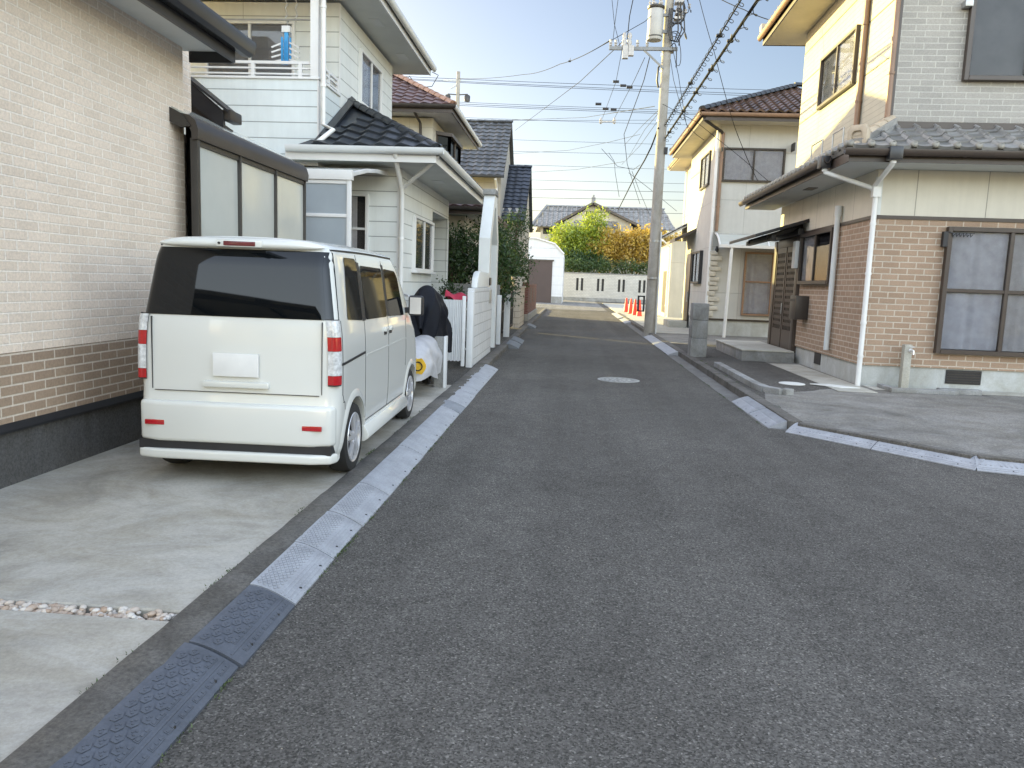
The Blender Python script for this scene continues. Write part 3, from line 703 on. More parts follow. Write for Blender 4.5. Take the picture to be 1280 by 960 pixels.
MB().tube([(-3.42, 7.57, 3.60), (-3.42, 7.57, 3.72)], .022, 8).build('bracket', 'bronze', H1)
# upper hip roof (closes the second storey)
mb = tiles([(-3.5, 2.3, 6.62), (-3.5, 8.75, 6.62), (-6.7, 5.5, 7.6)], (0, 1, 0), .3, .3, .015, .02, k=4)
mb.build('roof', 'tile_slate', H1)
# lower porch roof behind the lean-to: dark barge board sloping down, with its gutter end
A, Bq = P(228, 94, 8.6), P(279, 139, 8.6)
mb = MB(); mb.prism([A, Bq, Bq+Vector((0, 0, -.20)), A+Vector((0, 0, -.24))], (0, .05, 0))
mb.build('porch_barge', 'black_gloss', H1, smooth=0)
mb = MB(); mb.prism([A+Vector((-.02, -.02, .012)), Bq+Vector((.05, -.02, -.01)), Bq+Vector((.05, -.02, .02)), A+Vector((-.02, -.02, .045))], (0, .34, 0))
mb.build('porch_roof', 'black_gloss', H1, smooth=0)
mb = MB(); mb.prism([A+Vector((0, .051, -.24)), Bq+Vector((0, .051, -.16)), Bq+Vector((-.02, .051, -.33)), A+Vector((0, .051, -.6))], (0, .2, 0))
mb.build('porch_wall', 'stucco_dark', H1, smooth=0)
C = P(281, 142, 8.62)
MB().box(C.x-.04, C.x+.07, C.y, C.y+.3, C.z-.07, C.z+.05).build('gutter', 'bronze', H1, bevel=.02)

# lean-to with dark frame and milky panels
LT = thing('lean_to', 'bronze framed lean-to with milky panels behind the van', 'lean-to', (-3.6, 8.7, GL))
mb = MB(); y0, y1 = 7.17, 10.15
pr = [(-3.60, 0, 2.81), (-3.545, 0, 2.82), (-3.535, 0, 2.90), (-3.56, 0, 2.985), (-3.62, 0, 3.035), (-3.70, 0, 3.05), (-3.70, 0, 2.97), (-3.63, 0, 2.94), (-3.60, 0, 2.88)]
mb.prism([(x, y0-.02, z) for x, _, z in pr], (0, y1-y0+.06, 0)); mb.build('eave_beam', 'bronze', LT, smooth=50)
for y in (7.17, 8.12, 9.12, 10.12):
    w = .055 if y in (7.17,) else .03
    B(-3.625, -3.555, y, y+w, GL, 2.83).build('post', 'dark_metal', LT, bevel=.004)
mb = MB(); mb.box(-3.61, -3.57, 7.2, 10.13, .55, .6); mb.box(-3.61, -3.57, 7.2, 10.13, 2.77, 2.815); mb.each('rail', 'dark_metal', LT)
for a, c in ((7.226, 8.118), (8.152, 9.118), (9.152, 10.118)):
    def wav(u, v, a=a, c=c): return (-3.59+.004*sin(u*5+a)*sin(v*4+1.3*a), a+(c-a)*u, .6+2.17*v)
    mb = MB(); mb.grid(wav, 10, 12); mb.build('panel', 'polycarb', LT, fix=False)
mb = MB(); mb.prism([(-3.66, 7.17, 3.02), (-3.66, 7.17, 3.045), (-4.14, 7.17, 3.28), (-4.14, 7.17, 3.255)], (0, 3.0, 0)); mb.build('roof_sheet', 'polycarb', LT, smooth=0)
mb = MB(); mb.prism([(-3.6, 7.13, 2.93), (-3.68, 7.13, 3.04), (-3.80, 7.13, 3.10), (-4.09, 7.13, 3.23), (-4.09, 7.13, 3.12), (-3.82, 7.13, 2.98), (-3.70, 7.13, 2.92)], (0, .04, 0)); mb.build('end_rafter', 'dark_metal', LT)
# clutter stored in the lean-to, seen through the slit beside its first post
t = thing('storage_rack', 'dark rack with a blue bottle in the slit beside the lean-to post', 'rack', (-3.85, 8.6, GL))
mb = MB(); 
for x in (-4.05, -3.72):
    for y in (8.3, 9.0): mb.box(x-.015, x+.015, y-.015, y+.015, GL, 2.7)
for z in (.5, 1.1, 1.7, 2.25, 2.6): mb.box(-4.06, -3.70, 8.29, 9.01, z, z+.025)
mb.build('rack_frame', 'black', t)
B(-4.13, -3.64, 9.08, 9.11, GL, 2.9).build('shade_sheet', 'black', LT); B(-4.17, -4.135, 8.16, 9.11, GL, 3.2).build('sun_block_sheet', 'black', LT)  # black sheets added to block sun and stand in for shade in the slit
MB().lathe([(.05, 1.73), (.055, 1.8), (.05, 1.93), (.02, 1.98), (.02, 2.01)], (-3.83, 8.42, 0), 14).build('bottle', 'blue', t)
mb = MB(); mb.box(-4.04, -3.74, 8.33, 8.9, 1.13, 1.45); mb.box(-4.0, -3.76, 8.33, 8.8, .54, .95); mb.build('bin', 'black', t, bevel=.02)

# ------------------------------------------------------------------ parked van
VAN = thing('parked_van', 'pearl white boxy van with dark privacy glass parked on the concrete driveway', 'van', (-2.365, 5.27, GL), radians(1.6))
def lerp_t(tab, x):
    if x <= tab[0][0]: return tab[0][1]
    for (a, b), (c, d) in zip(tab, tab[1:]):
        if x <= c: return b+(d-b)*(x-a)/(c-a)
    return tab[-1][1]
def sm_t(tab, x):
    h = .04; return (lerp_t(tab, x-h)+2*lerp_t(tab, x)+lerp_t(tab, x+h))/4
HW = [(.16, .665), (.22, .700), (.30, .722), (.45, .735), (.80, .737), (.98, .735), (1.12, .727), (1.22, .714), (1.62, .658), (1.68, .636)]
YR = [(.16, .03), (.28, .0), (.46, .0), (.60, .035), (1.15, .045), (1.22, .055), (1.66, .130), (1.72, .17), (1.78, .26)]
YF = [(.16, 3.34), (.3, 3.385), (.62, 3.385), (.80, 3.34), (.97, 3.22), (1.03, 3.10), (1.62, 2.52), (1.69, 2.36), (1.78, 2.2)]
def edge(s, L):        # plan rounding of the corners
    d = min(s, 1-s)*L; R = .13
    return 0 if d > R else (R-sqrt(max(0, R*R-(R-d)**2)))
def vside(y, z, off=0.):
    yr, yf = sm_t(YR, z), sm_t(YF, z); s = (y-yr)/(yf-yr)
    w = sm_t(HW, z)-edge(max(0, min(1, s)), yf-yr)*.75
    return w+off
zs = [.16, .19, .24, .30, .38, .46, .52, .58, .66, .74, .82, .90, .97, 1.04, 1.12, 1.18, 1.23, 1.30, 1.38, 1.46, 1.54, 1.60, 1.65, 1.69]
top = [(1.715, .975), (1.735, .93), (1.75, .86), (1.762, .74), (1.772, .55), (1.778, .3), (1.78, 0)]   # roof crown: z, share of the width
ss = [0, .003, .008, .016, .026, .04, .07]+[.1+.05*i for i in range(17)]+[.93, .96, .974, .984, .992, .997, 1]
def vring(s):
    r = []
    for z in zs:
        yr, yf = sm_t(YR, z), sm_t(YF, z); y = yr+(yf-yr)*s; r.append(Vector((vside(y, z), y, z)))
    w0 = r[-1].x
    for z, k in top:
        yr, yf = sm_t(YR, z), sm_t(YF, z); y = yr+(yf-yr)*s; bow = .012*(1-(2*s-1)**2); r.append(Vector((w0*k, y, z+bow)))
    return r
mb = MB(); rings = []
for s in ss:
    h = vring(s); full = h+[Vector((-p.x, p.y, p.z)) for p in h[-2::-1]]; rings.append(full)
N = len(rings[0]); k = 0
for r in rings: mb.v += [tuple(p) for p in r]
for i in range(len(rings)-1):
    for j in range(N-1): mb.f.append((i*N+j, (i+1)*N+j, (i+1)*N+j+1, i*N+j+1))
for i in (0, len(rings)-1):
    for j in range(N//2): mb.f.append((i*N+j, i*N+j+1, i*N+N-2-j, i*N+N-1-j) if N-2-j > j+1 else (i*N+j, i*N+j+1, i*N+N-1-j))
mb.f.append(tuple(i*N for i in range(len(rings)))+tuple(i*N+N-1 for i in range(len(rings)-1, -1, -1)))
WR, WF = .52, 2.93; RW = .275; WX = .735
body = mb_local(mb, 'body', 'van', VAN, smooth=38)
# wheel arches cut out of the shell
for wy in (WR, WF):
    for sx in (-1, 1):
        cm = MB().lathe([(.315, -.12), (.315, .30)], (sx*.62 if sx > 0 else -.62-.18, wy, RW+.005), 40, axis='x')
        c = mb_local(cm, 'cutter', 'black', VAN, smooth=0)
        md = body.modifiers.new('cut', 'BOOLEAN'); md.object = c; md.operation = 'DIFFERENCE'; md.solver = 'EXACT'
bpy.context.view_layer.update()
ev = body.evaluated_get(bpy.context.evaluated_depsgraph_get()); nm = bpy.data.meshes.new_from_object(ev)
for md in list(body.modifiers): c = md.object; body.modifiers.remove(md); bpy.data.objects.remove(c)
body.data = nm; nm.materials.clear(); nm.materials.append(M['van'])
bm = bmesh.new(); bm.from_mesh(nm); bm.normal_update()
for f in bm.faces: f.smooth = True
for e in bm.edges: e.smooth = not (len(e.link_faces) == 2 and e.calc_face_angle(0) > radians(30))
bm.to_mesh(nm); bm.free()
def side_patch(poly, sx, off, thick=.0, step=.07):
    "a panel lying on the van's flank: poly in (y, z), curved to the body"
    bm = bmesh.new(); ys = [p[0] for p in poly]; zz = [p[1] for p in poly]
    y0, y1, z0, z1 = min(ys), max(ys), min(zz), max(zz); nu = max(1, int((y1-y0)/step)); nv = max(1, int((z1-z0)/step))
    V = [[bm.verts.new((0, y0+(y1-y0)*i/nu, z0+(z1-z0)*j/nv)) for j in range(nv+1)] for i in range(nu+1)]
    for i in range(nu):
        for j in range(nv): bm.faces.new((V[i][j], V[i+1][j], V[i+1][j+1], V[i][j+1]))
    c = Vector((0, sum(ys)/len(ys), sum(zz)/len(zz)))
    for (a, b_), (d, e) in zip(poly, poly[1:]+poly[:1]):
        p, q = Vector((0, a, b_)), Vector((0, d, e)); m = (q-p).cross(Vector((1, 0, 0))).normalized()
        if (c-p).dot(m) > 0: m = -m
        bmesh.ops.bisect_plane(bm, geom=bm.verts[:]+bm.edges[:]+bm.faces[:], plane_co=p, plane_no=m, clear_outer=True)
    bm.verts.index_update(); bm.verts.ensure_lookup_table()
    mb = MB(); mb.add([(sx*vside(v.co.y, v.co.z, off), v.co.y, v.co.z) for v in bm.verts], [tuple(v.index for v in f.verts) for f in bm.faces]); bm.free(); return mb
def rounded(poly, r=.03, n=3):
    out = []; m = len(poly)
    for i in range(m):
        a, b, c = Vector(poly[i-1]), Vector(poly[i]), Vector(poly[(i+1) % m]); u = (a-b).normalized(); v = (c-b).normalized()
        p, q = b+u*r, b+v*r
        for k in range(n+1):
            t = k/n; out.append(tuple(p*(1-t)**2+b*2*t*(1-t)+q*t*t))
    return out
for sx in (1, -1):
    # black band of the windows, then the glass over it
    for nm_, poly in (('side_window', [(.34, 1.20), (.78, 1.175), (.80, 1.66), (.46, 1.66)]), ('side_window', [(.90, 1.175), (1.70, 1.165), (1.68, 1.60), (.91, 1.61)]), ('side_window', [(1.80, 1.165), (2.52, 1.150), (2.38, 1.52), (2.28, 1.585), (1.79, 1.60)])):
        mb_local(side_patch(rounded(poly), sx, .005), nm_, 'van_glass', VAN, smooth=60)
    for y0_, y1_ in ((.785, .895), (1.705, 1.795)):
        mb_local(side_patch([(y0_, 1.17), (y1_, 1.168), (y1_-.005, 1.63), (y0_+.01, 1.64)], sx, .0038), 'pillar_trim', 'black', VAN)
    mb = MB()   # shut lines
    def seam(pts, w=.006):
        for (a, b_), (d, e) in zip(pts, pts[1:]):
            n = 6
            for i in range(n):
                y0_, z0_ = a+(d-a)*i/n, b_+(e-b_)*i/n; y1_, z1_ = a+(d-a)*(i+1)/n, b_+(e-b_)*(i+1)/n
                mb.beam((sx*(vside(y0_, z0_)+.0005), y0_, z0_), (sx*(vside(y1_, z1_)+.0005), y1_, z1_), w, .003, (1, 0, 0))
    seam([(.84, 1.69), (.845, 1.17), (.85, .86), (.86, .34)]); seam([(1.745, 1.67), (1.75, 1.16), (1.755, .60), (1.74, .34)]); seam([(2.60, 1.12), (2.62, .80), (2.60, .62)]); seam([(.86, .34), (2.55, .335)])
    seam([(.16, 1.20), (.16, .66), (.2, .60)]); seam([(.18, .60), (.22, .60), (.23, .54)])
    mb_local(mb, 'shut_line', 'black', VAN)
    mb_local(side_patch([(.12, .872), (.84, .905), (.84, .925), (.12, .892)], sx, .004), 'slide_rail', 'black', VAN)
    # body creases: a raised waist line and the sill skirt
    mb = MB()
    for i in range(30):
        a, c = .9+i*.057, .9+(i+1)*.057; za = .885+.012*(a-.9); mb.beam((sx*(vside(a, za)-.004), a, za), (sx*(vside(c, za)-.004), c, za), .014, .014, (1, 0, 0))
    mb_local(mb, 'waist_crease', 'van', VAN, smooth=60)
    mb = MB(); pr = [(sx*.60, .17), (sx*.735, .175), (sx*.768, .20), (sx*.772, .235), (sx*.755, .275), (sx*.735, .31), (sx*.60, .32)]
    mb.prism([(x, .83, z) for x, z in pr], (0, 1.77, 0)); mb_local(mb, 'sill_skirt', 'van', VAN, smooth=60, bevel=.006)
    for y_ in (1.62, 1.84):
        h = MB(); x0 = vside(y_, 1.05); h.box(sx*(x0-.01), sx*(x0+.022), y_-.055, y_+.055, 1.035, 1.075)
        ho = mb_local(h, 'door_handle', 'van', VAN, bevel=.009)
        g = MB(); g.box(sx*(x0-.01), sx*(x0+.004), y_-.06, y_+.06, 1.005, 1.034); mb_local(g, 'handle_recess', 'black', ho, bevel=.003)
    # wheel-arch lips, raised front and rear wings
    for wy in (WR, WF):
        mb = MB(); n = 28
        for i in range(n):
            a, c = -.35+(pi+.7)*i/n, -.35+(pi+.7)*(i+1)/n
            q = []
            for t in (a, c):
                for rr, o in ((.318, -.012), (.318, .012), (.352, .010), (.385, -.004)):
                    y_, z_ = wy+cos(t)*rr, RW+.005+sin(t)*rr; q.append((sx*(sm_t(HW, max(.2, z_))+o), y_, z_))
            if q[0][2] < .2: continue
            mb.add(q, [(0, 1, 5, 4), (1, 2, 6, 5), (2, 3, 7, 6)])
        mb_local(mb, 'arch_lip', 'van', VAN, smooth=60)
    # door mirror
    mr = MB(); yb = 2.66; x0 = .70
    mr.beam((sx*x0, yb, 1.19), (sx*(x0+.10), yb-.02, 1.20), .05, .06)
    mo = mb_local(mr, 'mirror_arm', 'black', VAN, bevel=.01)
    sh = MB(); sh.box(sx*(x0+.055), sx*(x0+.205), yb-.065, yb+.06, 1.14, 1.345); so = mb_local(sh, 'mirror_shell', 'black', mo, bevel=.03, seg=3)
    mg = MB(); mg.box(sx*(x0+.075), sx*(x0+.19), yb-.069, yb-.064, 1.158, 1.328); mb_local(mg, 'mirror_glass', 'chrome', mo, bevel=.0)
    rim_ = MB(); 
    # roof rail strip and drip channel
    mb = MB()
    pts = [(sx*(vside(y_, 1.69)*.985), y_, 1.700+.012*(1-(2*(y_-.2)/2.2-1)**2)) for y_ in [.22+.1*i for i in range(22)]]
    for a, c in zip(pts, pts[1:]): mb.beam(a, c, .022, .012)
    mb_local(mb, 'roof_channel', 'black', VAN)
# rear: full-width dark glass, garnish, lamps, plate, bumper
def rear_patch(x0, x1, z0, z1, off, nx=14, nz=6, taper=0.):
    def fn(u, v):
        z = z0+(z1-z0)*v; w = sm_t(HW, z); x = (x0+(x1-x0)*u)
        xx = max(-w+.004, min(w-.004, x*(1-taper*v))); yr, yf = sm_t(YR, z), sm_t(YF, z)
        R = .13; d = w-abs(xx); yy = yr
        # follow the rounded corner: invert edge()*.75
        lo = d/.75
        if lo < R: yy = yr+(R-sqrt(max(0, R*R-(R-lo)**2)))
        return (xx, yy-off, z)
    return MB().grid(fn, nx, nz)
rg = rear_patch(-.715, .715, 1.205, 1.685, .006, 40, 8, .10); mb_local(rg, 'rear_window', 'rear_glass', VAN, smooth=60)
sp = MB()
def spo(u, v):   # roof spoiler lip over the rear glass
    k6 = 1-abs(2*u-1)**6*.8; x = (-.60+1.20*u); t = v*pi; return (x, .165-.060*sin(t)*k6-.012*cos(t), 1.728-.040*cos(t)*k6-.010*abs(2*u-1)**4)
mb_local(sp.grid(spo, 24, 8), 'roof_spoiler', 'van', VAN, smooth=60)
mb_local(B(-.11, .12, .085, .15, 1.705, 1.738), 'brake_light', 'lamp_dark', VAN, bevel=.006)
mb_local(B(-.165, .165, .091, .14, 1.698, 1.748), 'light_surround', 'van', VAN, bevel=.008)
mb_local(MB().lathe([(.009, 0), (.009, .02)], (-.14, .080, 1.722), 10, axis='y'), 'camera_eye', 'black', VAN)
for sx in (-1, 1):
    lens = MB()
    def lf(u, v, sx=sx, z0=.745, z1=1.20, off=.010):
        z = z0+(z1-z0)*v; w = sm_t(HW, z); yr = sm_t(YR, z); t = u*1.35
        # from the rear face round the corner to the flank
        if t < .65: x = w-.075+.035*t/.65; y = yr-off+.004
        else: a = (t-.65)/.7*pi/2; x = w-.04+(.04+off)*sin(a); y = yr+.055-(.055+off)*cos(a)
        return (sx*x, y, z)
    for z0, z1, mt in ((.745, .81, 'lamp_red'), (.812, .985, 'lamp_clear'), (.987, 1.085, 'lamp_red'), (1.087, 1.205, 'lamp_clear')):
        lo = mb_local(MB().grid(lambda u, v, z0=z0, z1=z1: lf(u, v, z0=z0, z1=z1), 12, 4), 'tail_light', mt, VAN, smooth=60)
    mb_local(MB().grid(lambda u, v: lf(u*1.02, v, z0=.735, z1=1.212, off=.006), 12, 6), 'lamp_housing', 'black', VAN, smooth=60)
# tailgate details
mb = MB()
mb.box(-.60, .60, .026, .05, .66, .664); mb.box(-.62, -.616, .03, .05, .67, 1.19); mb.box(.616, .62, .03, .05, .67, 1.19)
mb_local(mb, 'tailgate_gap', 'black', VAN)
mb_local(B(-.24, .24, .0, .05, .70, .745), 'tailgate_handle', 'van', VAN, bevel=.012)
pl = mb_local(B(-.165, .165, .010, .03, .78, .945), 'number_plate', 'plate', VAN, bevel=.004)
mb = MB(); mb.prism([(-.725, .07, .30), (-.69, -.005, .30), (-.55, -.045, .30), (.55, -.045, .30), (.69, -.005, .30), (.725, .07, .30)], (0, 0, .29))
mb_local(mb, 'rear_bumper', 'van', VAN, bevel=.03, seg=3, smooth=60)
mb = MB(); mb.prism([(-.735, .07, .175), (-.70, -.02, .175), (-.56, -.058, .175), (.56, -.058, .175), (.70, -.02, .175), (.735, .07, .175)], (0, 0, .07))
mb_local(mb, 'bumper_lip', 'van', VAN, bevel=.02, seg=3, smooth=60)
mb_local(B(-.70, .70, -.02, .1, .24, .305), 'bumper_slot', 'black', VAN)
for sx in (-1, 1): mb_local(B(sx*.50, sx*.64, -.050, -.03, .42, .455), 'reflector', 'lamp_red', VAN, bevel=.004)
mb_local(MB().tube([(.0, .07, 1.255), (.28, .075, 1.29)], .008, 6), 'rear_wiper', 'black', VAN)
mb_local(MB().box(-.55, .55, .3, 3.1, .14, .2), 'underbody', 'black', VAN)
# front: windscreen, grille, headlights (out of the photograph's sight but part of the van)
def ws(u, v):
    z = 1.06+.54*v; w = sm_t(HW, z)-.05; yf = sm_t(YF, z); x = -w+2*w*u; return (x, yf+.006-.10*abs(2*u-1)**4*1.0, z+.003)
mb_local(MB().grid(ws, 16, 8), 'windscreen', 'van_glass', VAN, smooth=60)
mb_local(B(-.40, .40, 3.36, 3.395, .62, .72), 'grille', 'black', VAN, bevel=.01)
for sx in (-1, 1): mb_local(B(sx*.44, sx*.68, 3.27, 3.37, .62, .82), 'headlight', 'lamp_clear', VAN, bevel=.03)
# wheels
def wheel(sx, wy):
    xo = sx*WX
    ty = MB(); pr = [(.165, -.155), (.235, -.160), (.262, -.150), (.272, -.12), (.274, -.08), (.272, -.035), (.262, -.008), (.235, .002), (.198, -.004), (.19, -.02)]
    ty.lathe([(r, sx*x) for r, x in pr], (xo, wy, RW), 40, axis='x', caps=False)
    for q in (-.115, -.08, -.045):
        pass
    w = mb_local(ty, 'tyre', 'tyre', wheels[(sx, wy)], smooth=40)
    rm = MB(); rm.lathe([(r, sx*x) for r, x in ((.196, -.006), (.192, .0), (.182, -.006), (.176, -.045), (.172, -.12))], (xo, wy, RW), 40, axis='x', caps=False)
    for i in range(5):
        a = 2*pi*i/5+.35; ca, sa = cos(a), sin(a)
        for da in (-.16, .16):
            cb, sb = cos(a+da), sin(a+da)
            rm.beam((xo+sx*-.006, wy+ca*.03, RW+sa*.03), (xo+sx*-.012, wy+cb*.182, RW+sb*.182), .030, .022, (sx, 0, 0))
    rm.lathe([(.0, sx*.004), (.035, sx*.004), (.05, sx*-.004), (.055, sx*-.03)], (xo, wy, RW), 24, axis='x', caps=False)
    mb_local(rm, 'rim', 'chrome', wheels[(sx, wy)], smooth=35)
    mb_local(MB().lathe([(.17, sx*-.07), (0, sx*-.07)], (xo, wy, RW), 30, axis='x', caps=False).lathe([(.115, sx*-.045), (.04, sx*-.045)], (xo, wy, RW), 30, axis='x', caps=False), 'brake_disc', 'dark_metal', wheels[(sx, wy)])
wheels = {}
for sx in (1, -1):
    for wy in (WR, WF):
        w = bpy.data.objects.new('wheel', None); COL.objects.link(w); w.parent = VAN; ORG[w.name] = Vector((0, 0, 0)); wheels[(sx, wy)] = w; wheel(sx, wy)

# ------------------------------------------------------------------ house 2: white boarded house with the balcony
H2 = thing('boarded_house', 'white boarded house with a balcony, a slate tiled lower roof and white gutters', 'house', (-5, 15, GL))
XL, XU = -3.0, -4.3                                   # lower and upper street walls
YF2, YB = 13.3, 18.45
mb = MB(); mb.box(-10, XL, YF2, 16.35, .3, 3.46); mb.box(-10, -4.4, 16.352, YB, .3, 3.46); mb.box(-4.398, XL, 16.352, YB-.001, 3.02, 3.455); mb.box(-4.398, XL, 18.33, YB-.002, .3, 3.018)
mb.build('lower_wall', 'white_siding2', H2, smooth=0)
B(-10, XL-.02, YF2+.02, YB-.02, -.03, .302).build('plinth', 'plinth', H2, smooth=0)
mb = MB(); mb.box(-10, XU, 14.0, 18.0, 3.462, 6.36); mb.build('upper_wall', 'white_siding2', H2, smooth=0)
mb = MB(); mb.box(-10, XU+.001, 12.84, 12.96, 3.46, 4.77); mb.box(XU-.12, XU, 12.962, 13.998, 3.46, 4.77); mb.build('balcony_wall', 'white_siding', H2, smooth=0)
B(-10, XU-.002, 12.85, 13.99, 3.40, 3.458).build('balcony_floor', 'white_trim', H2, smooth=0)
mb = MB(); mb.box(-10, XU+.03, 12.81, 12.99, 4.772, 4.81); mb.box(XU-.15, XU+.03, 12.992, 13.99, 4.772, 4.81)
mb.each('balcony_cap', 'white_trim', H2, bevel=.006)
mb = MB()
for z, h in ((5.07, .045), (4.97, .025), (4.88, .025)):
    mb.box(-10, XU-.01, 12.885, 12.925, z-h, z); mb.box(XU-.05, XU-.01, 12.926, 13.98, z-h, z)
for x in (-8.0, -6.6, -5.42, -4.62): mb.box(x-.03, x+.03, 12.88, 12.93, 4.81, 5.04)
for y in (13.45, 13.95): mb.box(XU-.055, XU-.005, y-.03, y+.03, 4.81, 5.04)
mb.build('balcony_rail', 'white_trim', H2)
mb = MB(); mb.box(XU-.13, XU+.005, 12.835, 12.97, 4.81, 6.42); mb.box(XU-.012, XU+.012, 12.832, 12.99, 3.5, 4.77)
mb.box(XU-.01, XU+.012, 13.985, 14.03, 4.78, 6.35); mb.box(XL-.055, XL+.012, YF2-.012, YF2+.05, .3, 3.45); mb.box(XL-.04, XL+.012, YB-.05, YB+.01, .3, 3.0)
mb.each('corner_post', 'white_trim', H2)
# eaves of both storeys
mb = MB(); mb.box(-10, -3.62, 12.2, 18.9, 6.42, 6.45); mb.box(-10, -2.30, 12.62, 19.05, 3.462, 3.49)
mb.each('soffit', 'soffit', H2, smooth=0)
mb = MB()
for x, y, z in ((-3.95, 15.2, 6.418), (-3.95, 17.4, 6.418), (-2.65, 15.0, 3.46), (-2.65, 17.4, 3.46)): mb.box(x-.1, x+.1, y-.22, y+.22, z-.006, z-.001)
mb.each('soffit_vent', 'grey_pipe', H2)
mb = MB(); mb.box(-3.62, -3.59, 12.2, 18.93, 6.415, 6.56); mb.box(-10, -3.59, 12.17, 12.198, 6.415, 6.56); mb.box(-2.298, -2.27, 12.59, 19.07, 3.455, 3.60); mb.box(-4.75, -2.27, 12.56, 12.588, 3.455, 3.60); mb.box(-10, -2.3, 19.052, 19.08, 3.455, 3.6)
mb.each('fascia', 'white_trim', H2, smooth=0)
mb = gutter(MB(), [(-3.52, 12.2, 6.60), (-3.52, 19.0, 6.60)]); gutter(mb, [(-2.20, 12.5, 3.66), (-2.20, 19.1, 3.66)]); gutter(mb, [(-4.72, 12.50, 3.66), (-2.14, 12.50, 3.66)])
mb.each('gutter', 'gutter_white', H2)
tiles([(-2.22, 12.52, 3.66), (-4.64, 12.52, 3.66), (-4.3, 13.0, 3.92), (-4.3, 14.62, 4.80)], (1, 0, 0), .34, .31, .05, .04, k=9).build('lower_roof', 'tile_slate', H2)
tiles([(-2.22, 12.52, 3.66), (-4.3, 14.62, 4.80), (-4.3, 17.02, 4.80), (-2.22, 19.10, 3.66)], (0, 1, 0), .34, .31, .05, .04).build('lower_roof', 'tile_slate', H2)
tiles([(-2.22, 19.1, 3.66), (-10, 19.1, 3.66), (-10, 18.0, 4.26), (-3.3, 18.0, 4.26)], (1, 0, 0), .30, .27, .035, .035, k=4).build('lower_roof', 'tile_slate', H2)
ridges(H2, 'ridge_tile', 'ridge_dark', ((-2.26, 12.56, 3.70), (-4.3, 14.62, 4.84), .10), ((-2.26, 19.06, 3.70), (-4.3, 17.0, 4.84), .10))
mb = MB(); mb.prism([(XU+.02, 12.55, 3.70), (XU+.16, 12.55, 3.68), (XU+.16, 14.5, 4.79), (XU+.02, 14.7, 4.90)], (0, 0, .05)); mb.build('flashing', 'black_gloss', H2)
UZ = 6.60
for pl in ([(-3.55, 12.15, UZ), (-10, 12.15, UZ), (-10, 15.5, 8.0), (-6.9, 15.5, 8.0)], [(-3.55, 12.15, UZ), (-6.9, 15.5, 8.0), (-3.55, 18.95, UZ)], [(-3.55, 18.95, UZ), (-6.9, 15.5, 8.0), (-10, 15.5, 8.0), (-10, 18.95, UZ)]):
    e = Vector(pl[0])-Vector(pl[-1]) if len(pl) == 3 else Vector((1, 0, 0)); tiles(pl, e, .3, .27, .03, .03, k=4).build('upper_roof', 'tile_slate', H2)
# pipes, windows, porch
downpipe(H2, [(-4.20, 12.80, 6.5), (-4.20, 12.80, 4.06), (-4.02, 12.76, 3.97), (-4.20, 12.58, 3.75), (-4.22, 12.54, 3.68)], 'white_pipe', .04)
downpipe(H2, [(-2.93, 12.54, 3.60), (-2.93, 12.6, 3.50), (-2.965, 13.17, 3.12), (-2.965, 13.24, 3.0), (-2.965, 13.24, .1)], 'white_pipe', .042)
downpipe(H2, [(-2.25, 12.62, 3.58), (-2.30, 12.72, 3.52), (-2.93, 13.2, 3.13)], 'white_pipe', .034)
window(H2, 'x', XU, 15.2, 16.85, 4.93, 5.95, 1, 'white_trim', 2, None, 'grey_in', cur='lace', cur_span=(15.3, 15.9), name='window')
window(H2, 'x', XL, 14.30, 16.22, 1.75, 2.77, 1, 'white_trim', 2, None, 'grey_in', name='window', sill=True)
window(H2, 'y', 14.0, -6.75, -5.1, 4.0, 6.03, -1, 'white_trim', 2, None, 'grey_in', name='balcony_window')
window(H2, 'y', YF2, -4.5, -3.55, .9, 3.02, -1, 'white_trim', 2, 2.42, 'dark_in', 'lace', name='tall_window', cur_span=(-4.4, -3.75))
mb = MB(); mb.box(-4.399, -4.36, 16.6, 17.5, .3, 2.35); mb.build('porch_door', 'bronze', H2, bevel=.01)
# glazed sunroom leaning on the front wall
SR = MB(); SX, SY = -3.24, 11.05
for x in (SX, -4.35, -5.5): SR.box(x-.03, x+.03, SY-.03, SY+.03, GL, 3.0)
for z in (.9, 2.46, 2.93): SR.box(-5.5, SX-.031, SY-.022, SY+.022, z-.025, z+.025)
SR.box(-5.55, SX+.05, SY-.05, SY+.05, 2.96, 3.10)
pth = [(SX, SY-.03, 3.03), (SX, SY+.35, 3.11), (SX, SY+.9, 3.22), (SX, SY+1.5, 3.30), (SX, 13.28, 3.36)]
for a, c in zip(pth, pth[1:]): SR.beam(a, c, .05, .06)
sr = SR.build('sunroom', 'white_trim', H2, bevel=.006)
for z0, z1 in ((.92, 2.435), (2.485, 2.905)):
    for x0, x1 in ((-4.32, SX-.031), (-5.47, -4.38)): B(x0, x1, SY-.006, SY+.006, z0, z1).build('panel', 'frost', sr)
mb = MB()
for (a, c) in zip(pth, pth[1:]): mb.prism([(-5.5, a[1], a[2]+.02), (SX-.031, a[1], a[2]+.02), (SX-.031, c[1], c[2]+.02), (-5.5, c[1], c[2]+.02)], (0, 0, .008))
mb.build('roof_panel', 'polycarb', sr, smooth=60)
